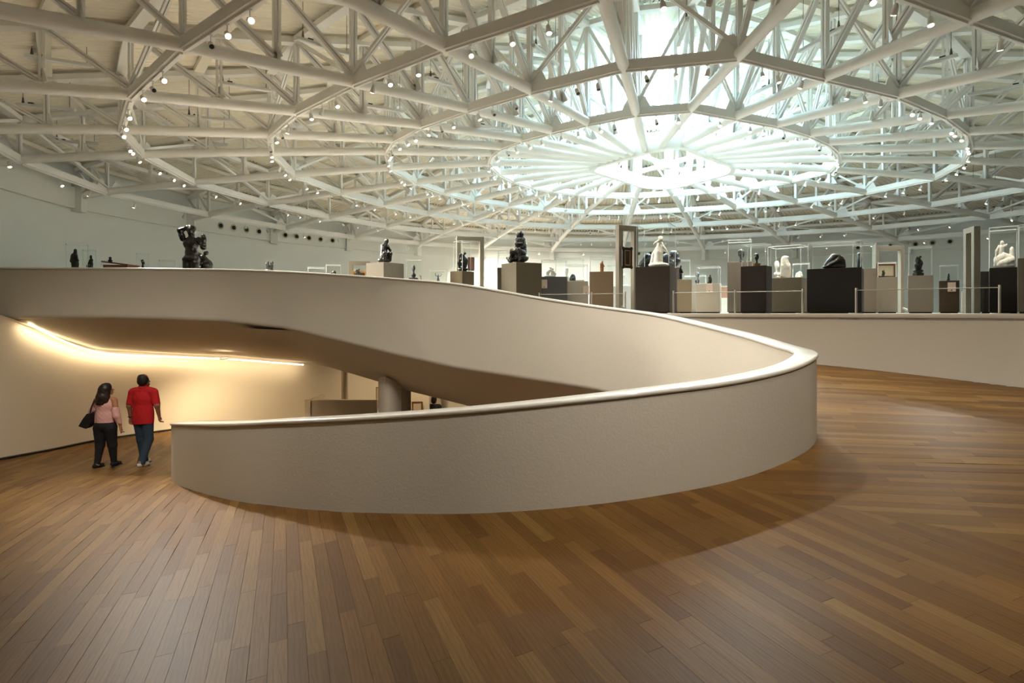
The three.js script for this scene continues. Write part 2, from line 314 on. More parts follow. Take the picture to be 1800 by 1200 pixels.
// lower ramp wall, leaning, which carries the cove
const lowFoot = [[-9.35, 9.9], [-9.5, 11.7], [-9.55, 13], [-9.0, 15], [-8.0, 16.7], [-6.2, 18.3], [-3.5, 20.5], [0, 23], [5, 25], [11, 25]];
const lowTop = [[-9.75, .12, 10.4], [-9.76, -.38, 12.0], [-9.8, -.74, 13.35], [-9.38, -1.0, 15.6], [-8.35, -1.16, 16.85], [-6.4, -1.3, 18.15], [-3.6, -.6, 20.6], [0, -.3, 23.1], [5, -.3, 25.1], [11, -.3, 25.1]];
const wallLow = ruled('wall_left_lower', lowFoot.map(p => [p[0], Math.max(-4.9, footY(p)), p[1]]), lowTop, M.warmWall, 90);
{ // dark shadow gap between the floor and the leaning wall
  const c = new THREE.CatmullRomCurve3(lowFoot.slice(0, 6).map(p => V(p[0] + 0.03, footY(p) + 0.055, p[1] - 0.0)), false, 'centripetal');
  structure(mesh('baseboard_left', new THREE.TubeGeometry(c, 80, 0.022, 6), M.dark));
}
ruled('wall_left', [[-12.6, -2.8, 11.0], [-9.4, -2.8, 9.7], [-9.25, -2.6, 8], [-8.2, -2.3, 4], [-5.5, -2.1, 0], [-1.5, -2.0, -2.5], [4, -1.8, -3.5], [9, -1.4, -2.5], [12, -1.2, -1.6]], [[-12.6, 5.0, 11.0], [-11, 5.0, 10.0], [-11, 5.0, 8], [-10.2, 5.0, 4], [-7.4, 5.0, -.6], [-2.4, 5.0, -3.4], [4, 5.0, -4.6], [9.5, 5.0, -3.4], [12.3, 5.0, -2.4]], M.plaster);
ruled('wall_front_lower', [[-13.5, -4.9, 12], [-11.2, -4.9, 8], [-10.4, -4.9, 4], [-7.6, -4.9, -.6], [-2.5, -4.9, -3.6], [4, -4.9, -4.8], [9.6, -4.9, -3.6], [13, -4.9, -2.6]], [[-13.5, -.05, 12], [-11.2, -.05, 8], [-10.4, -.05, 4], [-7.6, -.05, -.6], [-2.5, -.05, -3.6], [4, -.05, -4.8], [9.6, -.05, -3.6], [13, -.05, -2.6]], M.plaster, 40, 2);
// lower gallery floor and its ceiling
{
  const s = new THREE.Shape(); [[-18, -8], [-18, 44], [32, 44], [32, -8]].forEach(([x, d], i) => i ? s.lineTo(x, d) : s.moveTo(x, d));
  const g = new THREE.ExtrudeGeometry(s, { depth: 0.1, bevelEnabled: false }); g.rotateX(-Math.PI / 2); g.translate(0, -4.9, 0);
  structure(mesh('floor_lower', g, rough('#93693f', 0.4, { map: oakMap })));
  structure(mesh('ceiling_lower', box(14.4, 0.06, 12.5, 3.6, -0.33, -20.4), M.soffit));
  structure(mesh('wall_right_lower', box(0.1, 4.6, 17, 11, -2.6, -16.7), M.warmWall));
}
// perimeter wall of the upper gallery: wall, projecting band with portholes, piers at the roof trusses
const RIBS = [-119, -105.5, -91, -78, -69.3, -58.6, -46, -32.3, -16.7, -1.6, 15, 33, 51.3, 64.7, 75.3, 86, 98, 112.5, 127, 141.6, 156, 171.5, 186, 200.8, 214, 227.5];
const BAND_LOW = 3.62, WALL_TOP = 4.4;
{
  const rows = [], band = [];
  for (let a = 14; a <= 298; a += 2) { const r = wallAt(a); rows.push([polar(a, r, -4.9), polar(a, r, WALL_TOP + 1.1), polar(a, r + 0.15, WALL_TOP + 1.1)]); band.push([polar(a, r, BAND_LOW), polar(a, r - 0.14, BAND_LOW), polar(a, r - 0.14, WALL_TOP - 0.05), polar(a, r, WALL_TOP - 0.05)]); }
  const wall = structure(mesh('wall_back', gridGeo(rows, 0.6), M.wallWhite));
  mesh('band', gridGeo(band, 0.6), M.wallWhite, wall);
  const ring = new THREE.TorusGeometry(0.135, 0.028, 6, 16), hole = new THREE.CylinderGeometry(0.095, 0.095, 0.05, 14).rotateX(Math.PI / 2);
  const port = a => { const p = polar(a, wallAt(a) - 0.15, 4.0), g = group('porthole', p, wall); g.rotation.y = Math.atan2(polar(a, 1, 0).x - HUB[0], polar(a, 1, 0).z + HUB[1]); mesh('rim', ring, M.porthRing, g); mesh('opening', hole, M.porthole, g); };
  for (const a of [-77.2, -75.6, -110.2, -112.3, -114.4, -116.5, -121, -123, -125.2, -127.3, -129.5, 122, 124, 126, 129, 131, 133, 166, 168.3, 161, 163.4]) port(a);
  for (const a of RIBS) { const k = ((a % 360) + 360) % 360; if (k > 14 && k < 300) { const g = box(0.3, 1.0, 0.34); const m = mesh('pier', g, M.wallWhite, wall, polar(a, wallAt(a) - 0.16, 4.0)); m.rotation.y = -a * RAD; } }
}

// ---------------------------------------------------------------- roof: radial trusses, ring beams, corrugated deck, skylight
const ringScale = [[-119, 1.02], [-105.5, 1.03], [-91, 1.055], [-78, 1.045], [-69.3, 1.03], [-58.6, .99], [-46, .955], [-32.3, .95], [-16.7, .99], [-1.6, 1.01], [15, .92], [33, .92], [51.3, .97], [64.7, 1.05], [75.3, 1.13], [86, 1.23], [98, 1.33], [112.5, 1.3], [127, 1.22], [141.6, 1.13], [156, 1.08], [171.5, 1.08], [186, 1.07], [200.8, 1.03], [214, 1.02], [227.5, 1.02], [241, 1.02]];
const scaleAt = a => { while (a < -119) a += 360; while (a > 241) a -= 360; return interp(ringScale, a); };
const RINGS = [5.15, 8.35, 11.55, 14.85, 17.75], LOWH = [5.16, 5.16, 5.02, 4.8, 4.54, 4.22], TOPH = [8.2, 7.75, 7.1, 6.45, 5.85, 5.3], WALL_LOW = 4.05, WALL_TOPH = 4.95;
const RHOMB = [[4.92, 16.96], [8.12, 20.16], [6.16, 23.68], [2.6, 20.0]];
function hubRaw(a) { const dx = Math.sin(a * RAD), dd = -Math.cos(a * RAD); let best = 3; for (let i = 0; i < 4; i++) { const A = RHOMB[i], B = RHOMB[(i + 1) % 4], ex = B[0] - A[0], ed = B[1] - A[1], den = dx * ed - dd * ex; if (Math.abs(den) < 1e-9) continue; const wx = A[0] - HUB[0], wd = A[1] - HUB[1], t = (wx * ed - wd * ex) / den, s = (wx * dd - wd * dx) / den; if (t > 0 && s >= -1e-6 && s <= 1 + 1e-6) best = t; } return best; }
const hubR = a => { let s = 0, n = 0; for (let k = -12; k <= 12; k += 3) { s += hubRaw(a + k); n++; } return s / n; };
const nodeR = (a, k) => k === 0 ? hubR(a) : k === 6 ? wallAt(a) - 0.05 : Math.min(RINGS[k - 1] * scaleAt(a), wallAt(a) - 0.5 - (5 - k) * 0.3);
const lowNode = (a, k) => polar(a, nodeR(a, k), k === 6 ? WALL_LOW : LOWH[k]);
const topNode = (a, k) => polar(a, nodeR(a, k), k === 6 ? WALL_TOPH : TOPH[k]);
const roof = group('roof_frame'); tag(roof, 'white steel roof frame of tubes and ring beams radiating from the skylight', 'roof frame');
const unitTube = new THREE.CylinderGeometry(0.118, 0.118, 1, 16), unitFlat = new THREE.BoxGeometry(0.22, 1, 0.13);
const unitPair = merge([box(0.052, 1, 0.1, -0.041), box(0.052, 1, 0.1, 0.041)]), unitPairS = merge([box(0.04, 1, 0.075, -0.031), box(0.04, 1, 0.075, 0.031)]);
const unitBeam = merge([box(0.018, 1, 0.19, -0.06), box(0.018, 1, 0.19, 0.06), box(0.12, 1, 0.016, 0, 0, 0.05), box(0.15, 1, 0.018, 0, 0, -0.095)]), unitTrack = box(0.045, 1, 0.04);
const gusset = (() => { const s = new THREE.Shape(); s.moveTo(-0.26, 0); s.lineTo(0.26, 0); s.lineTo(0.12, 0.26); s.lineTo(-0.08, 0.3); s.closePath(); return new THREE.ExtrudeGeometry(s, { depth: 0.02, bevelEnabled: false }).translate(0, 0, -0.01); })();
const member = (name, geo, parent, a, b, up) => orient(mesh(name, geo, M.steel, parent), a, b, up);
for (const a of RIBS) {
  const t = group('roof_truss', null, roof), out = new THREE.Vector3(-Math.cos(a * RAD), 0, -Math.sin(a * RAD));
  const side = new THREE.Vector3().crossVectors(new THREE.Vector3(Math.sin(a * RAD), 0, Math.cos(a * RAD)), new THREE.Vector3(0, 1, 0));
  for (let k = 0; k < 6; k++) {
    member('bottom_chord', unitTube, t, lowNode(a, k), lowNode(a, k + 1));
    member('top_chord', unitFlat, t, topNode(a, k), topNode(a, k + 1));
    const up = (f, kk) => { const lo = lowNode(a, kk).lerp(lowNode(a, kk + 1), f), hi = topNode(a, kk).lerp(topNode(a, kk + 1), f); return [lo, hi]; };
    const [l0, h0] = up(0, k), [l1, h1] = up(0.5, k), [, h2] = up(1, k);
    const bar = k < 4 ? unitPair : unitPairS;
    member('post', bar, t, l0, h0, side); member('post', bar, t, l1, h1, side);
    member('diagonal', bar, t, l0.clone().add(new THREE.Vector3(0, .12, 0)), h1, side); member('diagonal', bar, t, l1.clone().add(new THREE.Vector3(0, .12, 0)), h2, side);
    const gs = mesh('gusset', gusset, M.steel, t, l1.clone().add(new THREE.Vector3(0, 0.08, 0))); gs.rotation.y = Math.PI / 2 - a * RAD;
  }
}
const ringFrames = [];
for (let k = 1; k <= 5; k++) {
  const r = group('ring_beam', null, roof); ringFrames[k] = r;
  RIBS.forEach((a, i) => {
    const b = i + 1 < RIBS.length ? RIBS[i + 1] : RIBS[0] + 360, A = lowNode(a, k), B = lowNode(b, k), A2 = topNode(a, k), B2 = topNode(b, k);
    const p = A.clone().lerp(B, 0.02), q = A.clone().lerp(B, 0.98);
    member('beam', unitBeam, r, p, q); member('light_track', unitTrack, r, p.clone().add(new THREE.Vector3(0, -0.122, 0)), q.clone().add(new THREE.Vector3(0, -0.122, 0)));
    member('top_beam', unitFlat, r, A2, B2);
    if ((i + k) % 2) member('brace', unitPairS, r, A.clone().add(new THREE.Vector3(0, .14, 0)), B2); else member('brace', unitPairS, r, B.clone().add(new THREE.Vector3(0, .14, 0)), A2);
    const gp = mesh('gusset', gusset, M.steel, r, ((i + k) % 2 ? A.clone().lerp(B, 0.08) : A.clone().lerp(B, 0.92)).add(new THREE.Vector3(0, .11, 0)));
    gp.rotation.y = Math.atan2(-(B.z - A.z), B.x - A.x) + ((i + k) % 2 ? 0 : Math.PI);
  });
}
{ // hub: deep curved ring low down, upper curb, spokes across the opening
  const h = group('hub_ring', null, roof), low = [], curb = [];
  for (let a = 0; a <= 360; a += 4) { const r = hubR(a); low.push([[-.02, .34], [.06, .34], [.06, -.16], [-.14, -.16], [-.14, -.12], [-.02, -.12], [-.02, .34]].map(([n, y]) => polar(a, r + n, LOWH[0] + y))); curb.push([[0, .55], [.08, .55], [.08, -.25], [0, -.25], [0, .55]].map(([n, y]) => polar(a, r * 1.28 + n, TOPH[0] + y))); }
  mesh('lower_ring', gridGeo(low, 0.5), M.steel, h); mesh('upper_curb', gridGeo(curb, 0.5), M.steel, h);
  const mid = V(5.45, LOWH[0] + .1, 20.2);
  for (let i = 0; i < 4; i++) { const A = RHOMB[i], B = RHOMB[(i + 1) % 4]; orient(mesh('spoke', new THREE.CylinderGeometry(0.085, 0.085, 1, 12), M.steel, h), V((A[0] + B[0]) / 2, LOWH[0] + .1, (A[1] + B[1]) / 2), mid); }
  mesh('spoke_boss', new THREE.CylinderGeometry(0.2, 0.2, 0.3, 18), M.steel, h, mid);
}
{ // corrugated deck, one sheet for each bay, with purlins half way
  const ceiling = structure(group('ceiling'));
  RIBS.forEach((a, i) => {
    const b = i + 1 < RIBS.length ? RIBS[i + 1] : RIBS[0] + 360, am = (a + b) / 2, tangential = false;
    for (let k = 0; k < 6; k++) {
      const P0 = k ? topNode(a, k) : polar(a, hubR(a) * 1.28, TOPH[0]), P1 = k ? topNode(b, k) : polar(b, hubR(b) * 1.28, TOPH[0]), Q0 = k === 5 ? polar(a, wallAt(a) + 0.9, WALL_TOPH - 0.1) : topNode(a, k + 1), Q1 = k === 5 ? polar(b, wallAt(b) + 0.9, WALL_TOPH - 0.1) : topNode(b, k + 1), LIFT = 0.16;
      const pt = (u, v) => P0.clone().lerp(P1, u).lerp(Q0.clone().lerp(Q1, u), v);   // u across the bay, v outwards
      const along = tangential ? P0.distanceTo(Q0) : Math.max(P0.distanceTo(P1), Q0.distanceTo(Q1)), n = Math.max(4, Math.round(along / 0.2)), rows = [];
      for (let c = 0; c <= n * 4; c++) { const f = c / (n * 4), w = [0, 0, 0.045, 0.045][c % 4], e0 = tangential ? pt(0, f) : pt(f, 0), e1 = tangential ? pt(1, f) : pt(f, 1); e0.y += LIFT + w; e1.y += LIFT + w; rows.push([e0, e1]); }
      mesh('deck_sheet', gridGeo(rows, 0.3), M.deck, ceiling);
      if (k) { const lo = pt(0, .5), hi = pt(1, .5); orient(mesh('purlin', unitFlat, M.purlin, ceiling), lo.setY(lo.y + .08), hi.setY(hi.y + .08)); }
    }
  });
}
{ // roofing skin over the deck, closed up to the skylight curb
  const rows = [];
  for (let a = 0; a <= 360; a += 3) rows.push([polar(a, hubR(a) * 1.28 + 0.09, TOPH[0] + 0.62), ...[1, 2, 3, 4, 5].map(k => polar(a, nodeR(a, k), TOPH[k] + 0.62)), polar(a, wallAt(a) + 1.3, WALL_TOPH + 0.6), polar(a, wallAt(a) + 1.3, WALL_TOPH - 0.9), polar(a, wallAt(a) + 0.1, WALL_TOPH - 0.9)]);
  structure(mesh('ceiling_roofing', gridGeo(rows, 0.6), M.dark));
}
{ // skylight: glass panes on bars, a low pyramid over the hub
  const w = structure(group('window_1')), apex = V(HUB[0] + .6, TOPH[0] + 1.3, HUB[1] + .7), n = 20, e = a => polar(a, hubR(a) * 1.3, TOPH[0] + 0.55);
  for (let i = 0; i < n; i++) {
    const a = i * 360 / n, b = (i + 1) * 360 / n, A = e(a), B = e(b);
    mesh('pane', geoFrom([...A.toArray(), ...B.toArray(), ...apex.toArray()], [0, 1, 2]), M.skyGlass, w);
    orient(mesh('glazing_bar', new THREE.BoxGeometry(0.05, 1, 0.09), M.steel, w), A, apex);
  }
}

const made = [];                                                     // every track spotlight, for aiming some at the exhibits
// ---------------------------------------------------------------- lamps: track spotlights, linear pendants, cove strip, recessed downlights
{
  const stemG = merge([cyl(0.008, 0.008, 0.12, 0, -0.06, 0, 6), box(0.04, 0.02, 0.06, 0, -0.005)]);
  const canG = merge([cyl(0.036, 0.05, 0.13, 0, -0.02, 0, 12), cyl(0.022, 0.036, 0.03, 0, 0.06, 0, 12)]), lensG = new THREE.CylinderGeometry(0.037, 0.037, 0.008, 14).translate(0, -0.088, 0);
  const proto = new THREE.Group();
  const build = lit => { const g = new THREE.Group(); mesh('stem', stemG, M.fixture, g); const h = new THREE.Group(); h.name = 'housing'; h.position.y = -0.15; g.add(h); mesh('can', canG, M.fixture, h); mesh('lamp', lensG, lit ? M.lamp : M.fixtureDark, h); return g; };
  const protos = [build(false), build(true)], ordinal = ['', 'innermost', 'second', 'third', 'fourth', 'outermost'];
  let lights = 0; const nth = ['first', 'second', 'third', 'fourth', 'fifth', 'sixth', 'seventh', 'eighth', 'ninth', 'tenth', 'eleventh', 'twelfth', 'thirteenth', 'fourteenth', 'fifteenth', 'sixteenth', 'seventeenth', 'eighteenth', 'nineteenth', 'twentieth', 'twenty-first', 'twenty-second', 'twenty-third', 'twenty-fourth'];
  for (let k = 1; k <= 5; k++) RIBS.forEach((a, i) => {
    const b = i + 1 < RIBS.length ? RIBS[i + 1] : RIBS[0] + 360, A = lowNode(a, k), B = lowNode(b, k), n = [0, 2, 3, 3, 3, 2][k];
    for (let j = 0; j < n; j++) {
      const f = 0.14 + 0.72 * (j + 0.15 + rnd() * 0.6) / n, p = A.clone().lerp(B, f); p.y -= 0.14;
      const d = -p.z, px = 900 + p.x / d * FOCAL, py = HORIZON - (p.y - EYE) / d * FOCAL, seen = d > 1 && px > -40 && px < 1840 && py > -40;
      const lit = rnd() < 0.78 || py < -40 || d < 1, tilt = d < 6.5 && (py < -40 || d < 1) ? 0.5 + rnd() * 0.25 : k === 4 ? 0.8 + rnd() * 0.25 : 0.25 + rnd() * 0.45, am = (a + b) / 2 * RAD, inward = rnd() < (k === 4 ? 1 : 0.86) ? 1 : -1;
      const overhead = !seen && k >= 3 && d > -4 && d < 6.5 && p.x > -8 && p.x < 3.2 && j < 2;   // fittings above the visitor, whose light falls into view
      if (!seen && !overhead) continue;
      const s = protos[+lit].clone(); s.name = numbered('track_spotlight'); s.position.copy(p); scene.add(s);
      s.rotation.y = -am + (inward > 0 && !overhead ? Math.PI : 0); const h = s.getObjectByName('housing'); h.rotation.x = tilt;
      const near = d < HUB[1]; made.push({ s, k, lit, px, py, seen });
      if (lit && (k < 5 || overhead) && (overhead || (k === 4 ? d > 8 : near ? (j + i) % 2 === 0 : (j + i) % 4 === 0))) {
        const L = new THREE.SpotLight(new THREE.Color(1, 0.93, 0.83), overhead ? SPOT_POWER * 0.8 : k === 4 ? SPOT_POWER * (p.x < -2 && d > 13 ? 3.8 : d < 13 ? 0.22 : p.x > 8 && d > 16 && d < 30 ? 1.6 : d > 24 ? 0.3 : 0.7) : SPOT_POWER * (d < 11 ? 0.22 : d > 24 ? 0.6 : p.x > 6 && d < 15 ? 0.5 : 1.5), 0, overhead ? 0.7 : 0.62, 0.8, 2); L.castShadow = true; L.shadow.radius = 2.2;
        const dir = new THREE.Vector3(0, -1, 0).applyEuler(new THREE.Euler(tilt, 0, 0)).applyEuler(new THREE.Euler(0, s.rotation.y, 0));
        L.position.copy(p).add(new THREE.Vector3(0, -0.15, 0)).addScaledVector(dir, 0.105); scene.add(L);
        L.target.position.copy(L.position).addScaledVector(dir, 3); scene.add(L.target); lights++;
      }
    }
  });
  const bins = {};
  for (const m of made) {                                           // where it shows against the skylight, then counted from the left
    const o = Math.round(Math.atan2(290 - m.py, m.px - 1168) / (Math.PI / 4)), side = m.seen ? ['right of', 'upper right of', 'above', 'upper left of', 'left of'][o] ?? ['lower left of', 'below', 'lower right of'][o + 3] : 'overhead, short of';
    const key = `${m.lit ? 'lit' : 'unlit'} spotlights under ${ordinal[m.k]} ring beam, ${side} skylight`; (bins[key] ??= []).push(m);
  }
  for (const [key, list] of Object.entries(bins)) list.sort((p, q) => p.px - q.px).forEach((m, i) => tag(m.s, `${nth[i] ?? 'last'} from left of ${key}`, 'spotlight', 'spotlights of the roof'));
  console.log('spot lights', lights, 'fittings', made.length);
  // linear pendants on wires
  const bars = [[105, 107, 5.5], [82, 188, 5.1], [430, 152, 5.5], [368, 208, 5.2], [133, 250, 4.9], [363, 252, 5], [572, 82, 5.7], [786, 147, 5.7], [672, 190, 5.5], [960, 97, 6.0], [1200, 57, 6.0], [866, 224, 5.6], [1047, 178, 5.9], [1020, 257, 5.5], [1442, 70, 6.0], [1326, 163, 5.9], [1627, 113, 5.7], [1755, 157, 5.5], [1510, 211, 5.6], [1290, 238, 5.7], [1600, 268, 5.2], [1730, 322, 4.9], [990, 372, 5.0], [1385, 352, 5.1]];
  const names = ['far left, topmost', 'left, below the topmost one', 'upper left, beside a bright lamp', 'left, under the tube pair', 'left edge, lowest', 'left of the third ring', 'upper left, over the first truss', 'upper centre left', 'centre left, mid height', 'upper centre, left of skylight', 'top centre, pointing at the skylight', 'left of skylight, mid height', 'just left of skylight, upper', 'left beside the skylight ring', 'upper right of skylight', 'right of skylight, upper', 'upper right corner', 'right edge, upper', 'right of skylight, mid height', 'right beside the skylight ring', 'right, low between tubes', 'right edge, lowest', 'far side, left of skylight', 'far side, right of skylight'];
  bars.forEach(([px, py, h], i) => {
    const d = (h - EYE) / (HORIZON - py) * FOCAL, p = at(px, py, d), g = group('linear_pendant', p), a = Math.atan2(p.x - HUB[0], p.z + HUB[1]);
    g.rotation.y = a;                                               // long axis (z) along the truss direction
    mesh('housing', box(0.09, 0.07, 1.2, 0, 0, 0, 0.012), M.fixture, g);
    mesh('diffuser', box(0.06, 0.012, 1.12, 0, -0.038, 0), M.acrylic, g);
    mesh('clip', box(0.05, 0.035, 0.11, 0, 0.052, 0.32), M.fixtureDark, g);
    for (const z of [-0.48, 0.48]) mesh('wire', cyl(0.006, 0.006, 1.2, 0, 0.63, z, 6), M.wire, g);
    mesh('wire_gripper', cyl(0.014, 0.03, 0.14, 0, 0.11, 0.48, 8), M.wire, g);
    tag(g, `white linear pendant hung on wires among the trusses, ${names[i]}`, 'pendant light', 'linear pendants in the roof');
  });
  // cove strip along the top of the leaning lower wall
  const strip = new THREE.CatmullRomCurve3([[-9.56, -.2, 11.25], [-9.56, -.56, 12.05], [-9.6, -.92, 13.3], [-9.16, -1.18, 15.4], [-8.16, -1.34, 16.5], [-6.45, -1.6, 17.6]].map(p => V(...p)), false, 'centripetal');
  const cove = group('cove_light'); tag(cove, 'warm glowing light strip along the top of the leaning ramp wall', 'light');
  mesh('glowing_strip', new THREE.TubeGeometry(strip, 70, 0.016, 8), M.cove, cove);
  const N = 11;
  for (let i = 0; i < N; i++) {
    const a = strip.getPoint(i / N), b = strip.getPoint((i + 1) / N), m = a.clone().lerp(b, .5), L = new THREE.RectAreaLight(new THREE.Color(1, 0.8, 0.54), COVE_POWER, a.distanceTo(b), 0.05);
    const along = b.clone().sub(a).normalize(), wallward = new THREE.Vector3(along.z, 0, -along.x).normalize(); if (wallward.x > 0) wallward.negate(); if (i > 7) wallward.set(-0.45, 0, -0.9);
    const dir = wallward.multiplyScalar(0.75).add(new THREE.Vector3(0, -1, 0)); dir.addScaledVector(along, -dir.dot(along)).normalize();
    const Z = dir.clone().negate(), Y = new THREE.Vector3().crossVectors(Z, along).normalize();
    L.quaternion.setFromRotationMatrix(new THREE.Matrix4().makeBasis(along, Y, Z)); L.position.copy(m).addScaledVector(dir, 0.03); scene.add(L);
  }
  // recessed downlights of the lower gallery, behind the soffit
  [[-7.6, 15.0, -1.2, 'nearest the leaning wall'], [-5.6, 16.3, -1.25, 'over the bend of the lower ramp'], [-3.2, 17.6, -.45, 'before the round column'], [-.6, 18.8, -.45, 'behind the white fin wall'], [2, 21.5, -.45, 'over the far visitor'], [5, 22.5, -.45, 'deepest in the lower gallery']].forEach(([x, d, y, where]) => {
    const g = group('recessed_downlight', V(x, y, d)); tag(g, `round recessed downlight in the lower gallery ceiling, ${where}`, 'downlight', 'downlights of the lower gallery');
    mesh('trim_ring', new THREE.TorusGeometry(0.09, 0.016, 8, 20).rotateX(Math.PI / 2), M.fixture, g); mesh('lamp', new THREE.CylinderGeometry(0.08, 0.08, 0.012, 18).translate(0, 0.004, 0), M.lamp, g);
    const L = new THREE.SpotLight(new THREE.Color(1, 0.8, 0.54), LOW_POWER * 4, 0, 1.25, 0.7, 2); L.castShadow = true; L.shadow.radius = 3; L.position.set(x, y - 0.03, -d); L.target.position.set(x - 0.2, y - 2, -d - 0.5); scene.add(L, L.target);
  });
}

// ---------------------------------------------------------------- figures from smooth solids
const cap_ = (ax, ay, az, ra, bx, by, bz, rb) => { const dx = bx - ax, dy = by - ay, dz = bz - az, l = Math.max(1e-9, dx * dx + dy * dy + dz * dz); return { f: (x, y, z) => { const t = clamp(((x - ax) * dx + (y - ay) * dy + (z - az) * dz) / l, 0, 1); const X = x - ax - dx * t, Y = y - ay - dy * t, Z = z - az - dz * t; return Math.sqrt(X * X + Y * Y + Z * Z) - lerp(ra, rb, t); }, lo: [Math.min(ax - ra, bx - rb), Math.min(ay - ra, by - rb), Math.min(az - ra, bz - rb)], hi: [Math.max(ax + ra, bx + rb), Math.max(ay + ra, by + rb), Math.max(az + ra, bz + rb)] }; };
const ell = (cx, cy, cz, rx, ry, rz) => ({ f: (x, y, z) => { const X = (x - cx) / rx, Y = (y - cy) / ry, Z = (z - cz) / rz, k0 = Math.sqrt(X * X + Y * Y + Z * Z), k1 = Math.sqrt(X * X / rx / rx + Y * Y / ry / ry + Z * Z / rz / rz); return k1 < 1e-9 ? -Math.min(rx, ry, rz) : k0 * (k0 - 1) / k1; }, lo: [cx - rx, cy - ry, cz - rz], hi: [cx + rx, cy + ry, cz + rz] });
const chain = (...p) => p.slice(1).map((q, i) => cap_(...p[i], ...q));
const field = (prims, k) => (x, y, z) => { let d = 1e9; for (const p of prims) { const e = p.f(x, y, z); if (d > 1e8) { d = e; continue; } const h = Math.max(k - Math.abs(d - e), 0) / k; d = Math.min(d, e) - h * h * k * 0.25; } return d; };
function solid(prims, k, cell, cut, wobble = 0) {                   // surface nets of the smooth union; cut(x,y,z) > 0 is removed
  const base = field(prims, k), f0 = cut ? (x, y, z) => Math.max(base(x, y, z), cut(x, y, z)) : base;
  const f = wobble ? (x, y, z) => f0(x, y, z) + wobble * (Math.sin(x * 61 + y * 23) * Math.sin(y * 57 + z * 31) * Math.sin(z * 63 - x * 19)) : f0;
  const lo = [1e9, 1e9, 1e9], hi = [-1e9, -1e9, -1e9]; for (const p of prims) for (let i = 0; i < 3; i++) { lo[i] = Math.min(lo[i], p.lo[i]); hi[i] = Math.max(hi[i], p.hi[i]); }
  const pad = cell * 2 + k * 0.3, n = [0, 1, 2].map(i => Math.ceil((hi[i] - lo[i] + 2 * pad) / cell) + 1), o = lo.map(v => v - pad), [nx, ny, nz] = n, F = new Float32Array(nx * ny * nz);
  for (let z = 0, c = 0; z < nz; z++) for (let y = 0; y < ny; y++) for (let x = 0; x < nx; x++, c++) F[c] = f(o[0] + x * cell, o[1] + y * cell, o[2] + z * cell);
  const id = new Int32Array(nx * ny * nz).fill(-1), pos = [], nor = [], idx = [], at_ = (x, y, z) => x + nx * (y + ny * z);
  for (let z = 0; z < nz - 1; z++) for (let y = 0; y < ny - 1; y++) for (let x = 0; x < nx - 1; x++) {
    let sx = 0, sy = 0, sz = 0, m = 0; const g = (i) => F[at_(x + (i & 1), y + ((i >> 1) & 1), z + (i >> 2))];
    let neg = 0; for (let i = 0; i < 8; i++) if (g(i) < 0) neg++; if (!neg || neg === 8) continue;
    for (let i = 0; i < 8; i++) for (const b of [1, 2, 4]) if (!(i & b)) { const u = g(i), v = g(i | b); if ((u < 0) !== (v < 0)) { const t = u / (u - v); sx += (i & 1) + (b === 1 ? t : 0); sy += ((i >> 1) & 1) + (b === 2 ? t : 0); sz += (i >> 2) + (b === 4 ? t : 0); m++; } }
    const X = o[0] + (x + sx / m) * cell, Y = o[1] + (y + sy / m) * cell, Z = o[2] + (z + sz / m) * cell, e = cell * 0.4;
    let a = f(X + e, Y, Z) - f(X - e, Y, Z), b = f(X, Y + e, Z) - f(X, Y - e, Z), c = f(X, Y, Z + e) - f(X, Y, Z - e); const L = Math.hypot(a, b, c) || 1;
    id[at_(x, y, z)] = pos.length / 3; pos.push(X, Y, Z); nor.push(a / L, b / L, c / L);
  }
  for (let z = 1; z < nz - 1; z++) for (let y = 1; y < ny - 1; y++) for (let x = 1; x < nx - 1; x++) {
    const s = F[at_(x, y, z)] < 0, q = (a, b, c, d, flip) => { if (a < 0 || b < 0 || c < 0 || d < 0) return; flip ? idx.push(a, c, b, a, d, c) : idx.push(a, b, c, a, c, d); };
    if (s !== F[at_(x + 1, y, z)] < 0) q(id[at_(x, y - 1, z - 1)], id[at_(x, y, z - 1)], id[at_(x, y, z)], id[at_(x, y - 1, z)], !s);
    if (s !== F[at_(x, y + 1, z)] < 0) q(id[at_(x - 1, y, z - 1)], id[at_(x - 1, y, z)], id[at_(x, y, z)], id[at_(x, y, z - 1)], !s);
    if (s !== F[at_(x, y, z + 1)] < 0) q(id[at_(x - 1, y - 1, z)], id[at_(x, y - 1, z)], id[at_(x, y, z)], id[at_(x - 1, y, z)], !s);
  }
  const G = new THREE.BufferGeometry(); G.setAttribute('position', new THREE.Float32BufferAttribute(pos, 3)); G.setAttribute('normal', new THREE.Float32BufferAttribute(nor, 3)); G.setAttribute('uv', new THREE.Float32BufferAttribute(new Array(pos.length / 3 * 2).fill(0), 2)); G.setIndex(idx); return G;
}
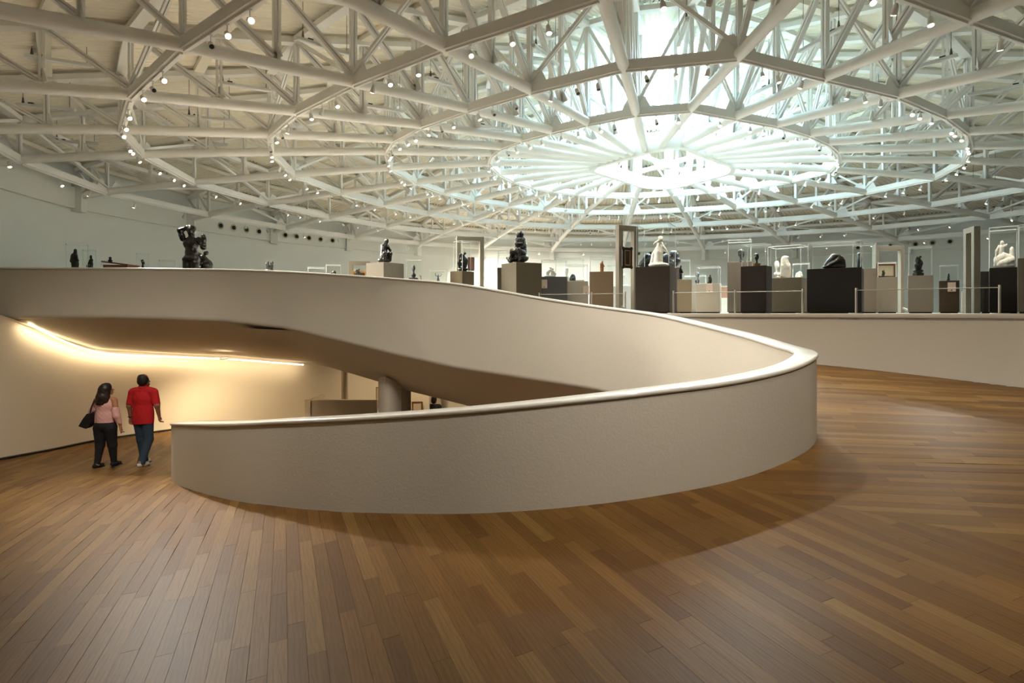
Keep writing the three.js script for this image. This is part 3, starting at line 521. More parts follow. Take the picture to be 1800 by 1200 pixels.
// sculptures, one unit high, standing on y = 0, facing the camera (+z)
const SHAPES = {
  couple: () => [...chain([-.28, .0, 0, .12, .3, .02, 0, .14]), ell(.02, .16, 0, .34, .15, .22), ell(-.3, .1, .05, .12, .1, .12),            // rock
    ...chain([-.05, .3, .02, .11], [-.02, .5, .02, .12], [.0, .68, .03, .1]), ...chain([-.05, .3, .1, .085], [-.26, .34, .14, .075], [-.3, .12, .12, .05], [-.33, .04, .2, .035]),   // left body, leg
    ...chain([.18, .3, .0, .11], [.16, .5, -.02, .12], [.1, .7, 0, .1]), ...chain([.18, .3, .1, .085], [.0, .38, .2, .07], [.05, .14, .2, .05], [.0, .05, .25, .035]),
    ...chain([-.08, .7, .05, .06], [-.1, .56, .16, .045], [.1, .58, .18, .035]), ...chain([.18, .72, .02, .06], [.22, .54, .1, .045], [.02, .46, .17, .035]), ...chain([.12, .74, -.02, .05], [-.04, .82, -.04, .035]),
    ell(-.02, .83, .04, .075, .095, .085), ell(.1, .87, .02, .08, .1, .085), ...chain([-.32, .1, 0, .03], [-.44, .16, .02, .035])],
  seated: () => [ell(0, .1, 0, .26, .13, .22), ...chain([-.02, .26, -.03, .13], [.02, .5, -.02, .13], [.05, .7, .02, .1]), ...chain([-.08, .27, .05, .09], [-.14, .36, .22, .075], [-.14, .1, .2, .055]), ...chain([.1, .27, .05, .09], [.16, .38, .2, .075], [.15, .1, .19, .055]),
    ...chain([.16, .69, .02, .065], [.2, .5, .14, .05], [.06, .62, .2, .04]), ...chain([-.1, .68, .02, .065], [-.16, .5, .1, .05], [-.05, .38, .22, .04]), ell(.07, .85, .07, .085, .11, .1)],
  crouched: () => [ell(0, .1, 0, .3, .12, .26), ...chain([.06, .3, -.06, .16], [.12, .55, -.04, .17], [.02, .74, .05, .13]), ell(-.09, .82, .1, .11, .12, .12), ...chain([.08, .3, .08, .1], [-.18, .42, .16, .09], [-.14, .14, .14, .06]), ...chain([.1, .66, .06, .08], [-.12, .52, .2, .055], [-.2, .7, .14, .045]), ell(.12, .92, 0, .08, .07, .08)],
  nude: () => [...chain([-.055, .02, .02, .035], [-.06, .25, 0, .045], [-.05, .48, 0, .062]), ...chain([.05, .02, .05, .035], [.055, .26, .03, .045], [.045, .48, 0, .062]), ell(0, .5, 0, .1, .07, .075), ell(0, .6, 0, .082, .1, .06), ell(.0, .73, 0, .105, .1, .07),
    ...chain([-.11, .8, 0, .04], [-.13, .92, .03, .035], [-.03, .97, .03, .028]), ...chain([.11, .79, .01, .04], [.19, .665, .05, .033], [.215, .77, .09, .026], [.21, .83, .1, .03]), ...chain([0, .83, 0, .04], [.01, .88, .01, .038]), ell(.01, .925, .02, .052, .068, .058), ell(0, .955, -.01, .058, .05, .06),
    ell(.045, .025, .1, .035, .025, .07), ell(-.055, .025, .07, .035, .025, .07)],
  robed: () => [...chain([0, .02, 0, .16], [0, .35, 0, .15], [-.02, .65, 0, .13], [0, .78, 0, .09]), ell(.03, .9, .04, .075, .095, .08), ...chain([.08, .7, .06, .06], [.16, .5, .14, .05], [.22, .48, .12, .03]), ...chain([-.1, .72, .02, .07], [-.13, .45, .1, .06])],
  bust: () => [ell(0, .05, 0, .2, .06, .16), ell(0, .2, 0, .3, .16, .17), ...chain([0, .26, 0, .1], [0, .5, .02, .1]), ell(0, .7, .02, .18, .25, .2), ell(0, .8, -.04, .2, .19, .2), ell(0, .66, .22, .03, .06, .05), ell(.18, .68, 0, .03, .06, .04), ell(-.18, .68, 0, .03, .06, .04)],
  head: () => [ell(0, .06, 0, .18, .06, .18), ...chain([0, .08, 0, .12], [0, .35, 0, .13]), ell(0, .65, .02, .27, .33, .29), ell(0, .75, -.06, .29, .25, .28), ell(0, .58, .3, .045, .08, .07), ell(.27, .6, 0, .04, .09, .06), ell(-.27, .6, 0, .04, .09, .06)],
  mass: () => [ell(0, .12, 0, .75, .15, .4), ell(.2, .5, 0, .4, .42, .33), ...chain([.35, .6, 0, .25], [-.05, .72, .05, .2], [-.35, .45, .1, .17], [-.55, .25, .1, .14]), ...chain([.1, .5, .25, .14], [-.3, .3, .3, .11], [-.6, .15, .25, .08]), ell(.0, .78, .16, .14, .13, .13), ...chain([.5, .5, .1, .14], [.55, .2, .15, .12])],
  draped: () => [ell(0, .07, 0, .36, .08, .22), ...chain([-.02, .1, 0, .16], [.0, .45, 0, .14], [.04, .72, 0, .1]), ell(.06, .88, .04, .075, .09, .085), ell(.06, .93, -.01, .085, .06, .085), ...chain([.1, .74, 0, .05], [.22, .55, .05, .04], [.3, .42, .06, .035]), ...chain([.04, .85, .08, .04], [-.1, .76, .14, .035], [-.16, .72, .14, .03]), ...chain([-.22, .08, -.05, .1], [-.18, .4, -.08, .07], [-.06, .6, -.06, .06])],
  group: () => [ell(0, .08, 0, .4, .1, .3), ...[-.26, -.08, .1, .28].flatMap((x, i) => [...chain([x, .1, (i % 2) * .15, .09], [x + .02, .5, (i % 2) * .12, .1], [x, .72 + .06 * (i % 2), (i % 2) * .1, .07]), ell(x + .02, .86 + .05 * (i % 2), .03 + (i % 2) * .1, .065, .08, .07)]), ...chain([.3, .7, .05, .05], [.4, .82, .1, .04]), ...chain([-.28, .7, .05, .05], [-.38, .6, .1, .04])],
  dancer: () => [ell(0, .05, 0, .16, .05, .14), ...chain([-.04, .06, 0, .05], [-.06, .3, .02, .06], [0, .5, 0, .09]), ...chain([.06, .06, .08, .04], [.1, .3, .06, .055], [.02, .48, 0, .08]), ...chain([0, .5, 0, .09], [.0, .68, 0, .08]), ell(.02, .82, .02, .06, .075, .065), ...chain([-.08, .7, 0, .04], [-.22, .78, .02, .035], [-.26, .97, .02, .025], [-.18, 1, .02, .02]), ...chain([.08, .7, 0, .04], [.24, .72, .02, .035], [.38, .92, .04, .022])],
  lump: () => [ell(0, .3, 0, .5, .32, .4), ell(.15, .6, .05, .32, .32, .3), ell(-.25, .5, .1, .25, .25, .25), ell(.3, .35, .2, .2, .2, .2), ...chain([-.4, .3, .1, .14], [-.1, .15, .35, .12])],
  pair: () => [ell(0, .08, 0, .36, .1, .26), ...chain([-.18, .12, 0, .14], [-.1, .45, .02, .13], [.02, .66, .04, .1]), ell(.04, .84, .06, .085, .1, .09), ...chain([.18, .12, -.02, .14], [.2, .4, 0, .12], [.14, .6, .04, .1]), ell(.2, .74, .08, .08, .1, .09), ...chain([-.05, .62, .1, .06], [.2, .5, .16, .05], [.3, .34, .12, .045]), ...chain([.3, .12, .05, .08], [.36, .3, .08, .06])],
  gesture: () => [...chain([-.42, .12, 0, .09], [-.1, .16, 0, .13], [.28, .16, 0, .11]), ell(-.1, .14, .02, .24, .13, .15), ...chain([.26, .2, 0, .06], [.42, .36, .02, .045], [.36, .66, .02, .035], [.26, .8, .02, .03]), ...chain([.37, .62, .02, .03], [.46, .78, .02, .022]), ell(-.44, .2, 0, .09, .09, .09), ell(0, .04, 0, .4, .05, .16)],
  tower: () => [...chain([0, .05, 0, .22], [0, .5, .02, .2], [-.02, .85, 0, .15]), ell(.02, .93, .02, .13, .08, .12), ...chain([.14, .1, .1, .08], [.12, .6, .1, .07]), ...chain([-.16, .1, .08, .08], [-.16, .55, .08, .06])],
  composition: () => [ell(0, .1, 0, .55, .14, .3), ...chain([-.4, .3, .05, .13], [.0, .42, .08, .14], [.35, .34, .1, .12]), ...chain([-.2, .16, .22, .1], [.2, .24, .24, .11], [.45, .3, .15, .1]), ...chain([-.16, .5, 0, .12], [-.12, .75, .02, .13]), ell(-.1, .92, .04, .1, .09, .1), ...chain([-.26, .8, .04, .055], [-.4, .62, .12, .05], [-.42, .45, .14, .04]), ...chain([.0, .8, .04, .05], [.14, .84, .06, .045]), ...chain([.4, .15, .0, .13], [.38, .66, 0, .11]), ell(-.42, .25, .15, .1, .16, .1)],
};
const shapeCache = {};
const fine = { nude: [.012, .028], couple: [.014, .03], seated: [.018, .035], crouched: [.017, .035], draped: [.016, .035], composition: [.018, .04], mass: [.02, .035], dancer: [.018, .03], group: [.02, .03], pair: [.018, .035] };
const shapeGeo = (kind) => shapeCache[kind] ??= solid(SHAPES[kind](), fine[kind]?.[1] ?? 0.05, fine[kind]?.[0] ?? 0.024, (x, y) => -y, kind === 'mass' || kind === 'lump' || kind === 'couple' ? 0.012 : 0.005);
// px range and top line in the photograph, its distance, and where its foot stands
function sculpture(name, kind, cx, topPx, footY, d, mat, label, opt = {}) {
  const top = EYE + (HORIZON - topPx) / FOCAL * d, h = top - footY, x = (cx - 900) / FOCAL * d;
  const g = opt.base ? group(name, V(x, footY, d)) : null, b = opt.base || 0;
  const m = mesh(opt.base ? 'figure' : name, shapeGeo(kind), mat, g || undefined, g ? new THREE.Vector3(0, b, 0) : V(x, footY, d));
  const s = (h - b) / (opt.unit || 1); m.scale.set(s * (opt.wide || 1), s, s * (opt.deep || 1)); m.rotation.y = opt.turn || 0;
  if (g) mesh('base', box(b * 1.0 + h * .22, b, b * 0.8 + h * .2, 0, b / 2, 0, 0.008), opt.baseMat || M.bronzeMatt, g);
  return tag(g || m, label, opt.category || 'sculpture', opt.group);
}
// a plinth on the upper floor; px0..px1 and the top line are those of its front face; turn in radians shows a second face
function plinth(px0, px1, topPx, d, color, label, opt = {}) {
  const xc = ((px0 + px1) / 2 - 900) / FOCAL * d, phi = Math.atan2(xc, d), t0 = opt.turn || 0, w0 = (px1 - px0) / FOCAL * d * Math.cos(phi), w = opt.deep ? w0 : w0 / (Math.abs(Math.cos(t0)) + Math.abs(Math.sin(t0))), h = EYE + (HORIZON - topPx) / FOCAL * d, dp = opt.deep || w;
  const t = t0 - phi * 0.96, g = group('plinth', V(xc + Math.sin(phi) * dp / 2, 0.002, d + Math.cos(phi) * dp / 2)); g.rotation.y = t;   // plinths turn towards the ramp
  mesh('body', box(w, h - 0.03, dp, 0, (h - 0.03) / 2 + 0.028, 0, 0.006), paint(color), g);
  mesh('toe_recess', box(w - 0.05, 0.03, dp - 0.05, 0, 0.015, 0), M.dark, g);
  if (opt.card) { const c = mesh('label_card', box(0.14, 0.2, 0.008, opt.card[0] * w / 2, opt.card[1] * h, dp / 2 + 0.004), M.card, g); mesh('mark', cyl(0.012, 0.012, 0.004, 0, 0, 0, 10).rotateX(Math.PI / 2).translate(opt.card[0] * w / 2, opt.card[1] * h - 0.07, dp / 2 + 0.01), M.dark, c); }
  tag(g, label, 'plinth', opt.group || 'plinths of the upper gallery');
  return { g, h, w, dp, x: g.position.x, d: -g.position.z, turn: t };
}
// acrylic cover standing on a plinth
function cover(p, topPx, label, inset = 0.02) {
  const top = EYE + (HORIZON - topPx) / FOCAL * p.d, h = top - p.h, w = p.w - inset * 2, dp = p.dp - inset * 2, g = group('display_cover', V(p.x, p.h + 0.003, p.d)); g.rotation.y = p.turn;
  const T = 0.012;
  for (const s of [-1, 1]) { mesh('pane', new THREE.PlaneGeometry(dp, h).rotateY(Math.PI / 2).translate(s * w / 2, h / 2, 0), M.glass, g); mesh('pane', new THREE.PlaneGeometry(w, h).translate(0, h / 2, s * dp / 2), M.glass, g); }
  mesh('top_pane', new THREE.PlaneGeometry(w, dp).rotateX(-Math.PI / 2).translate(0, h, 0), M.glass, g);
  const e = []; for (const sx of [-1, 1]) for (const sz of [-1, 1]) e.push(box(T * .6, h, T * .6, sx * w / 2, h / 2, sz * dp / 2));
  for (const s of [-1, 1]) { e.push(box(w, T, T, 0, h, s * dp / 2)); e.push(box(T, T, dp, s * w / 2, h, 0)); }
  mesh('polished_edges', merge(e), M.acrylic, g);
  return tag(g, label, 'display case', 'clear covers in the upper gallery');
}
const onTop = p => p.h + 0.009;

// ---------------------------------------------------------------- exhibits on the upper floor, left to right
{
  let p, q;
  // left end, over the parapet
  p = plinth(114, 156, 477, 15, '#c4c1b8', 'pale plinth under the cloaked dark figure at the far left'); cover(p, 430, 'clear cover over the cloaked dark figure at the far left');
  sculpture('bronze_statuette', 'robed', 132, 437, onTop(p), p.d, M.bronzeMatt, 'tall cloaked dark statuette in the leftmost clear case', { turn: .2, wide: .85, deep: .85 });
  p = plinth(144, 170, 480, 16.6, '#c4c1b8', 'pale plinth second from the left end of the gallery'); cover(p, 440, 'clear cover second from the left end of the gallery');
  sculpture('bronze_statuette', 'seated', 160, 447, onTop(p), p.d, M.bronzeMatt, 'dark seated statuette in the second case from the left', { turn: -.2, wide: .6, deep: .6 });
  { // wooden cabinet with a sloping lid
    const d = 15.5, g = group('wooden_cabinet', V(-.6875 * d, 0.002, d)), w = .66, top = EYE + .089 * d;
    mesh('body', box(w, top - .2, .45, 0, (top - .2) / 2 + .1, 0, .01), M.wood, g); mesh('lid', place(box(w + .06, .035, .5), 0, top - .06, 0, 0, 0, -.13), M.wood, g); mesh('finial', place(new THREE.LatheGeometry([[0, 0], [.05, 0], [.05, .06], [.025, .09], [.04, .13], [0, .16]].map(([r, y]) => new THREE.Vector2(r, y)), 14), -w / 2 + .04, top - .02, 0), M.bronzeMatt, g);
    for (const x of [-1, 1]) for (const z of [-1, 1]) mesh('leg', box(.06, .12, .06, x * (w / 2 - .04), .06, z * .18), M.wood, g);
    tag(g, 'brown wooden cabinet with a sloping lid behind the parapet, left', 'cabinet');
  }
  p = plinth(238, 263, 479, 16, '#cbc9c1', 'pale plinth just right of the wooden cabinet'); cover(p, 446, 'narrow clear cover just right of the wooden cabinet');
  sculpture('bronze_statuette', 'nude', 251, 456, onTop(p), p.d, M.bronzeMatt, 'tiny dark statuette with a raised arm, right of the wooden cabinet', { wide: .75 });
  p = plinth(278, 309, 473, 17.2, '#cbcdc8', 'pale plinth under the low empty case left of the nude'); cover(p, 458, 'low empty clear cover left of the standing nude');
  p = plinth(314, 360, 514, 15.6, '#55504a', 'low dark plinth under the standing nude'); sculpture('bronze_statue', 'nude', 336, 396, onTop(p), p.d, M.bronze, 'large dark bronze standing nude with a raised fist', { wide: 1.12 });
  p = plinth(343, 370, 496, 16.8, '#55504a', 'dark plinth just behind the standing nude'); sculpture('bronze_sculpture', 'crouched', 356, 440, onTop(p), p.d, M.bronze, 'dark crouching bronze at the feet of the standing nude', { wide: .95 });
  p = plinth(462, 486, 476, 14.4, '#bfbcb3', 'pale plinth under the small crown-like bronze'); sculpture('bronze_group', 'group', 474, 458, onTop(p), p.d, M.bronzeMatt, 'small dark crown-like figure group peeping over the parapet');
  p = plinth(540, 572, 489, 16, '#cbcac4', 'pale plinth under the low case left of the small dark head'); cover(p, 471, 'low empty clear cover left of the small dark head');
  p = plinth(572, 600, 487, 15, '#cbcac4', 'pale plinth under the small dark head'); cover(p, 466, 'clear cover over the small dark head'); sculpture('bronze_portrait', 'lump', 586, 474, onTop(p), p.d, M.bronzeMatt, 'small dark rounded head just above the parapet', { wide: .8 });
  p = plinth(617, 642, 490, 15.2, '#8f887b', 'plinth before the small brown-framed stand'); sculpture('bronze_sculpture', 'crouched', 629, 472, onTop(p), p.d, M.bronzeMatt, 'dark crouching bronze before the small framed stand');
  p = plinth(643, 711, 461, 13.6, '#6a6355', 'grey-brown plinth, corner on, under the twisted seated bronze', { turn: .72 }); sculpture('bronze_sculpture', 'seated', 675, 417, onTop(p), p.d, M.bronze, 'twisted seated bronze on the corner-on plinth', { turn: .9, wide: .95 });
  p = plinth(713, 742, 496, 15, '#cfccc3', 'pale plinth under the dark bust'); cover(p, 457, 'tall clear cover over the dark bust'); sculpture('bronze_bust', 'bust', 727, 465, onTop(p), p.d, M.bronzeMatt, 'dark bust in a clear case between two plinths', { base: .12, wide: .6, deep: .7 });
  p = plinth(714, 752, 498, 14.3, '#7b7466', 'low plinth under the brown reclining figure'); sculpture('clay_figure', 'gesture', 733, 483, onTop(p), p.d, M.terracotta, 'brown reclining figure with one lifted arm', { unit: .82, wide: .95 });
  p = plinth(754, 786, 498, 15.6, '#cfccc3', 'pale plinth under the figure with both arms up'); cover(p, 475, 'clear cover over the figure with both arms up'); sculpture('bronze_statuette', 'dancer', 770, 480, onTop(p), p.d, M.bronzeGrey, 'small grey figure throwing both arms up');
  p = plinth(791, 834, 476, 13.4, '#65593f', 'olive-brown plinth, corner on, before the tall beige portal', { turn: .8 }); cover(p, 425, 'tall clear cover on the olive-brown corner-on plinth', .06); sculpture('bronze_sculpture', 'crouched', 814, 443, onTop(p), p.d, M.bronze, 'knotted dark bronze in the case before the beige portal', { turn: -.4, wide: .9 });
  p = plinth(840, 866, 512, 17.4, '#d4d2cb', 'white plinth right of the tall beige portal'); cover(p, 489, 'clear cover right of the tall beige portal'); sculpture('plaster_fragment', 'lump', 853, 500, onTop(p), p.d, M.whitePlaster, 'small white fragment low behind the parapet');
  p = plinth(874, 912, 470, 14.4, '#5a5445', 'olive-brown plinth half hidden behind the embracing couple'); cover(p, 443, 'clear cover half hidden behind the embracing couple');
  p = plinth(880, 953, 461, 12.8, '#5b5342', 'broad olive-brown plinth under the embracing couple', { turn: .55 }); sculpture('bronze_group', 'couple', 912, 404, onTop(p), p.d, M.bronze, 'large dark bronze of two figures embracing on a rock', { wide: .82 });
  q = plinth(950, 997, 486, 13.3, '#5d5e5d', 'blue-grey plinth with a card, right of the embracing couple', { deep: .6, card: [-.72, .8] }); cover(q, 459, 'wide clear cover on the blue-grey plinth'); sculpture('plaster_group', 'pair', 966, 467, onTop(q), q.d, M.whitePlaster, 'white plaster pair on the blue-grey plinth', { wide: 1.5, turn: .3 });
  p = plinth(975, 1027, 492, 15.2, '#a9a294', 'pale plinth behind the blue-grey one'); cover(p, 456, 'tallest clear cover behind the blue-grey plinth'); sculpture('plaster_bust', 'bust', 995, 468, onTop(p), p.d, M.whitePlaster, 'white plaster bust behind the blue-grey plinth');
  p = plinth(996, 1034, 494, 13.8, '#b4ab9b', 'pale grey plinth with a card at its right edge', { card: [.8, .72] }); cover(p, 467, 'clear cover on the pale grey plinth with the edge card'); sculpture('bronze_group', 'mass', 1006, 481, onTop(p), p.d, M.bronzeGrey, 'small dark writhing group on the pale grey plinth', { unit: .95, wide: .62 });
  p = plinth(1036, 1078, 477, 14.4, '#927b63', 'tan plinth under the small brown figure'); cover(p, 450, 'clear cover over the small brown figure'); sculpture('clay_figure', 'robed', 1058, 458, onTop(p), p.d, M.terracotta, 'small brown clay figure in a clear case');
  p = plinth(1066, 1112, 503, 16.5, '#b9bcb9', 'pale plinth seen through the portal with the ornate frame'); cover(p, 467, 'clear cover seen beside the portal with the ornate frame'); sculpture('plaster_figure', 'draped', 1096, 480, onTop(p), p.d, M.whitePlaster, 'white plaster figure seen through the portal');
  // centre: white figure on the dark plinth and its neighbours
  p = plinth(1119, 1150, 469, 13.4, '#6b665e', 'plinth hidden behind the dark one with the white figure, left'); sculpture('bronze_group', 'mass', 1136, 444, onTop(p), p.d, M.bronzeGrey, 'shiny grey bronze mass behind the white figure, left', { wide: .75 });
  p = plinth(1162, 1196, 470, 13.6, '#6b665e', 'plinth hidden behind the dark one with the white figure, right'); sculpture('bronze_group', 'lump', 1178, 441, onTop(p), p.d, M.bronzeGrey, 'shiny grey bronze lump behind the white figure, right', { unit: .9 });
  p = plinth(1116, 1191, 468, 11.35, '#342b23', 'broad dark brown plinth under the white standing figure', { turn: -.24 }); cover(p, 397, 'tall clear cover over the white standing figure'); sculpture('plaster_figure', 'draped', 1158, 414, onTop(p), p.d, M.whitePlaster, 'white plaster standing figure on a rough base, in the tall cover', { wide: .9, turn: -.24 });
  p = plinth(1186, 1214, 492, 17, '#c8c7c0', 'white plinth far behind the beige one'); cover(p, 458, 'tall narrow clear cover far behind the beige plinth');
  p = plinth(1190, 1216, 491, 12.5, '#c2b193', 'narrow beige plinth right of the broad dark one'); sculpture('bronze_statuette', 'robed', 1196, 466, onTop(p), p.d, M.bronze, 'slim black statuette at the edge of the beige plinth', { wide: .7 });
  p = plinth(1202, 1242, 504, 15.8, '#dddcd5', 'low white plinth between the beige and the pale grey one'); cover(p, 485, 'low bright clear cover between the beige and pale plinths'); 
  p = plinth(1216, 1236, 499, 14.8, '#a09a8e', 'plinth under the grey head with long neck'); sculpture('bronze_portrait', 'bust', 1226, 477, onTop(p), p.d, M.bronzeGrey, 'grey bronze head left of the small black figure', { wide: .7 });
  p = plinth(1223, 1269, 498, 13, '#bcb5a4', 'pale plinth with a card under the small black figure', { turn: -.12, card: [.15, .84] }); cover(p, 470, 'clear cover over the small black figure'); sculpture('bronze_statuette', 'seated', 1247, 482, onTop(p), p.d, M.bronzeMatt, 'small black seated figure on the pale plinth with card', { wide: .9 });
  { const d = 18, g = group('information_panel', V((1274 - 900) / FOCAL * d, 0.002, d)); mesh('board', box(.42, .84, .04, 0, .44, 0), M.whitePlaster, g); mesh('printed_picture', box(.36, .34, .006, 0, .65, .023), paint('#c59a86'), g); mesh('foot', box(.5, .03, .3, 0, .015, 0), M.acrylic, g); tag(g, 'bright white information panel glimpsed beside the tall taupe plinth', 'panel'); }
  p = plinth(1278, 1322, 460, 12.6, '#7e7568', 'tall taupe plinth under the black head'); cover(p, 424, 'clear cover over the black head on taupe'); sculpture('bronze_portrait', 'head', 1303, 438, onTop(p), p.d, M.bronzeMatt, 'black bronze head with long hair in a clear case', { wide: .78 });
  p = plinth(1306, 1353, 467, 11.7, '#2b221c', 'dark brown plinth under the small head on a clay neck', { turn: -.3, deep: .42 }); cover(p, 430, 'clear cover over the small head on a clay neck'); sculpture('bronze_portrait', 'head', 1330, 445, onTop(p), p.d, M.bronze, 'small black head on a brown clay neck', { wide: .75, base: .06, baseMat: M.terracotta });
  p = plinth(1353, 1417, 488, 12.7, '#57503f', 'broad olive plinth under the pale draped tower figure', { turn: -.3, deep: .6 }); cover(p, 434, 'broad clear cover over the pale tower figure'); sculpture('plaster_figure', 'tower', 1380, 450, onTop(p), p.d + .05, M.plasterGrey, 'pale grey column-like figure on the olive plinth'); sculpture('plaster_bust', 'bust', 1366, 458, onTop(p), p.d, M.whitePlaster, 'small white bust beside the column-like figure', { wide: .62, deep: .7 });
  p = plinth(1392, 1424, 489, 14.2, '#7a7466', 'plinth under the small skull-shaped plaster'); cover(p, 464, 'clear cover over the small skull-shaped plaster'); sculpture('plaster_fragment', 'lump', 1404, 477, onTop(p), p.d, M.whitePlaster, 'small rounded white plaster left of the large black plinth', { unit: .9, wide: .8 });
  p = plinth(1420, 1517, 471, 10.8, '#1f1915', 'largest black plinth, under the huddled bronze', { turn: -.11, deep: .7 }); cover(p, 429, 'largest clear cover, over the huddled bronze'); sculpture('bronze_sculpture', 'mass', 1466, 446, onTop(p), p.d, M.bronze, 'huddled dark bronze mass on the largest black plinth', { wide: .95, unit: .92 });
  p = plinth(1497, 1541, 472, 12.9, '#978c7c', 'pale brown plinth just right of the largest black one'); cover(p, 430, 'clear cover just right of the largest black plinth'); sculpture('bronze_relief', 'tower', 1510, 444, onTop(p), p.d, M.bronzeGrey, 'grey slab-like bronze right of the huddled bronze', { wide: .8 });
  p = plinth(1541, 1577, 487, 13.2, '#a89e8f', 'pale plinth under the small dark figure before a picture'); cover(p, 462, 'clear cover over the small dark figure before a picture'); sculpture('bronze_statuette', 'crouched', 1552, 474, onTop(p), p.d, M.bronzeMatt, 'small dark crouching figure before a picture');
  p = plinth(1595, 1640, 484, 11.9, '#a3988a', 'pale plinth under the hunched bronze'); cover(p, 435, 'tall clear cover over the hunched bronze'); sculpture('bronze_sculpture', 'crouched', 1614, 449, onTop(p), p.d, M.bronze, 'hunched dark bronze on a dark base, pale plinth', { base: .06, turn: -.3, wide: .85, deep: .85 });
  p = plinth(1650, 1686, 493, 12.3, '#463a2b', 'dark brown plinth with a cream card', { card: [.25, .8] }); cover(p, 467, 'clear cover on the dark brown plinth with cream card'); sculpture('bronze_statuette', 'crouched', 1667, 480, onTop(p), p.d, M.bronzeMatt, 'little dark bronze above the cream card', { turn: .3, wide: .8, deep: .8 });
  p = plinth(1690, 1724, 512, 13.6, '#b9b0a1', 'low pale plinth behind the slim upright at the right'); sculpture('plaster_fragment', 'lump', 1702, 504, onTop(p), p.d - .1, M.whitePlaster, 'small white lump on the low pale plinth'); sculpture('bronze_statuette', 'dancer', 1719, 488, onTop(p), p.d + .1, M.bronze, 'slim dark statuette on the low pale plinth', { base: .08 });
  p = plinth(1722, 1790, 476, 10.9, '#1d1814', 'rear black plinth at the right', { deep: .5 });
  p = plinth(1738, 1789, 470, 10.2, '#1a1511', 'front black plinth under the white composition at the right', { deep: .55 }); cover(p, 402, 'clear cover over the white composition at the right', .0); sculpture('plaster_group', 'composition', 1765, 423, onTop(p), p.d, M.whitePlaster, 'white plaster composition on the front black plinth at the right', { wide: .56, deep: .5, turn: -.7 });
  p = plinth(1788, 1836, 453, 9.7, '#6e6456', 'tall taupe plinth cut by the right edge'); cover(p, 396, 'clear cover cut by the right edge');
}
// the lit track spotlight nearest to each of the main exhibits is turned towards it
for (const [px, py, d] of [[1158, 440, 11.7], [1765, 445, 10.5], [912, 435, 13.2], [336, 430, 16], [1466, 460, 11.2], [1614, 465, 12.2], [675, 440, 14], [966, 480, 13.6], [1380, 465, 13], [1303, 450, 12.8], [814, 460, 13.7], [1058, 465, 14.6]]) {
  const t = at(px, py, d); let best = null;
  for (const m of made) if (m.lit && m.seen && !m.aimed) { const q = Math.hypot(m.s.position.x - t.x, m.s.position.z - t.z); if (q > 0.9 && (!best || q < best.q)) best = { m, q }; }
  if (!best) continue;
  const { s } = best.m, h = s.getObjectByName('housing'), from = s.position.clone().add(new THREE.Vector3(0, -0.15, 0)), dir = t.clone().sub(from), R = dir.length(); dir.normalize(); best.m.aimed = true;
  s.rotation.y = Math.atan2(-dir.x, -dir.z); h.rotation.x = Math.acos(clamp(-dir.y, -1, 1));
  const L = new THREE.SpotLight(new THREE.Color(1, 0.88, 0.72), SPOT_POWER * 0.085 * R * R, 0, 0.2, 0.8, 2); L.castShadow = true; L.shadow.radius = 2.2; L.position.copy(from).addScaledVector(dir, 0.105); L.target.position.copy(t); scene.add(L, L.target);
}
// portal frames that carry pictures, and the pictures
function portal(px0, px1, topPx, d, turn, label, post = 0.12) {
  const w = (px1 - px0) / FOCAL * d / Math.max(.25, Math.cos(turn)), h = EYE + (HORIZON - topPx) / FOCAL * d, g = group('display_portal', V(((px0 + px1) / 2 - 900) / FOCAL * d, 0.002, d)); g.rotation.y = turn;
  for (const s of [-1, 1]) { mesh('upright', box(post, h - post, post, s * (w / 2 - post / 2), (h - post) / 2, 0, .006), M.portal, g); mesh('foot_strut', place(box(.05, .05, .5), s * (w / 2 - post / 2), .1, .2, .35), M.portal, g); }
  mesh('lintel', box(w, post, post, 0, h - post / 2, 0, .006), M.portal, g);
  return tag(g, label, 'display frame', 'picture portals of the upper gallery');
}
function picture(px0, px1, py0, py1, d, frame, canvas, label, turn = 0, fw = 0.06) {
  const w = (px1 - px0) / FOCAL * d, h = (py1 - py0) / FOCAL * d, g = group('framed_picture', at((px0 + px1) / 2, (py0 + py1) / 2, d)); g.rotation.y = turn;
  for (const s of [-1, 1]) { mesh('frame_side', box(fw, h, .05, s * (w / 2 - fw / 2), 0, 0, .01), frame, g); mesh('frame_rail', box(w - fw * 2, fw, .05, 0, s * (h / 2 - fw / 2), 0, .01), frame, g); }
  mesh('canvas', box(w - fw * 2, h - fw * 2, .02), canvas, g);
  return { g: tag(g, label, 'picture'), w, h };
}
portal(803, 850, 416, 16.4, 0.25, 'tall beige portal frame beside the knotted bronze');
portal(614, 650, 459, 17.2, 0.1, 'small beige portal frame left of the corner-on plinth');
portal(1083, 1121, 397, 12.85, 0.5, 'tall beige portal holding the ornate dark picture frame');
portal(1533, 1590, 432, 17, 0.15, 'slim beige portal behind the pale plinths at the right');
portal(1703, 1713, 400, 12.6, 1.3, 'beige portal seen nearly edge on at the right', 0.12);
picture(619, 645, 476, 492, 17, M.gilt, M.canvasDark, 'brown gilt-framed picture in the small portal');
picture(822, 834, 452, 476, 18.5, M.frameDark, M.canvasBrown, 'reddish-brown picture seen through the tall beige portal', 0, .04);
{ const r = picture(1091, 1113, 435, 471, 12.7, M.frameDark, M.canvasDark, 'small ornate dark frame with a gilt inner border', 0.5, .055);
  for (const s of [-1, 1]) { mesh('gilt_border', box(.02, r.h - .13, .056, s * (r.w / 2 - .068), 0, 0), M.gilt, r.g); mesh('gilt_border', box(r.w - .13, .02, .056, 0, s * (r.h / 2 - .068), 0), M.gilt, r.g); for (const t of [-1, 1]) mesh('corner_ornament', ell_(.04, s * (r.w / 2 - .02), t * (r.h / 2 - .02)), M.frameDark, r.g); } }
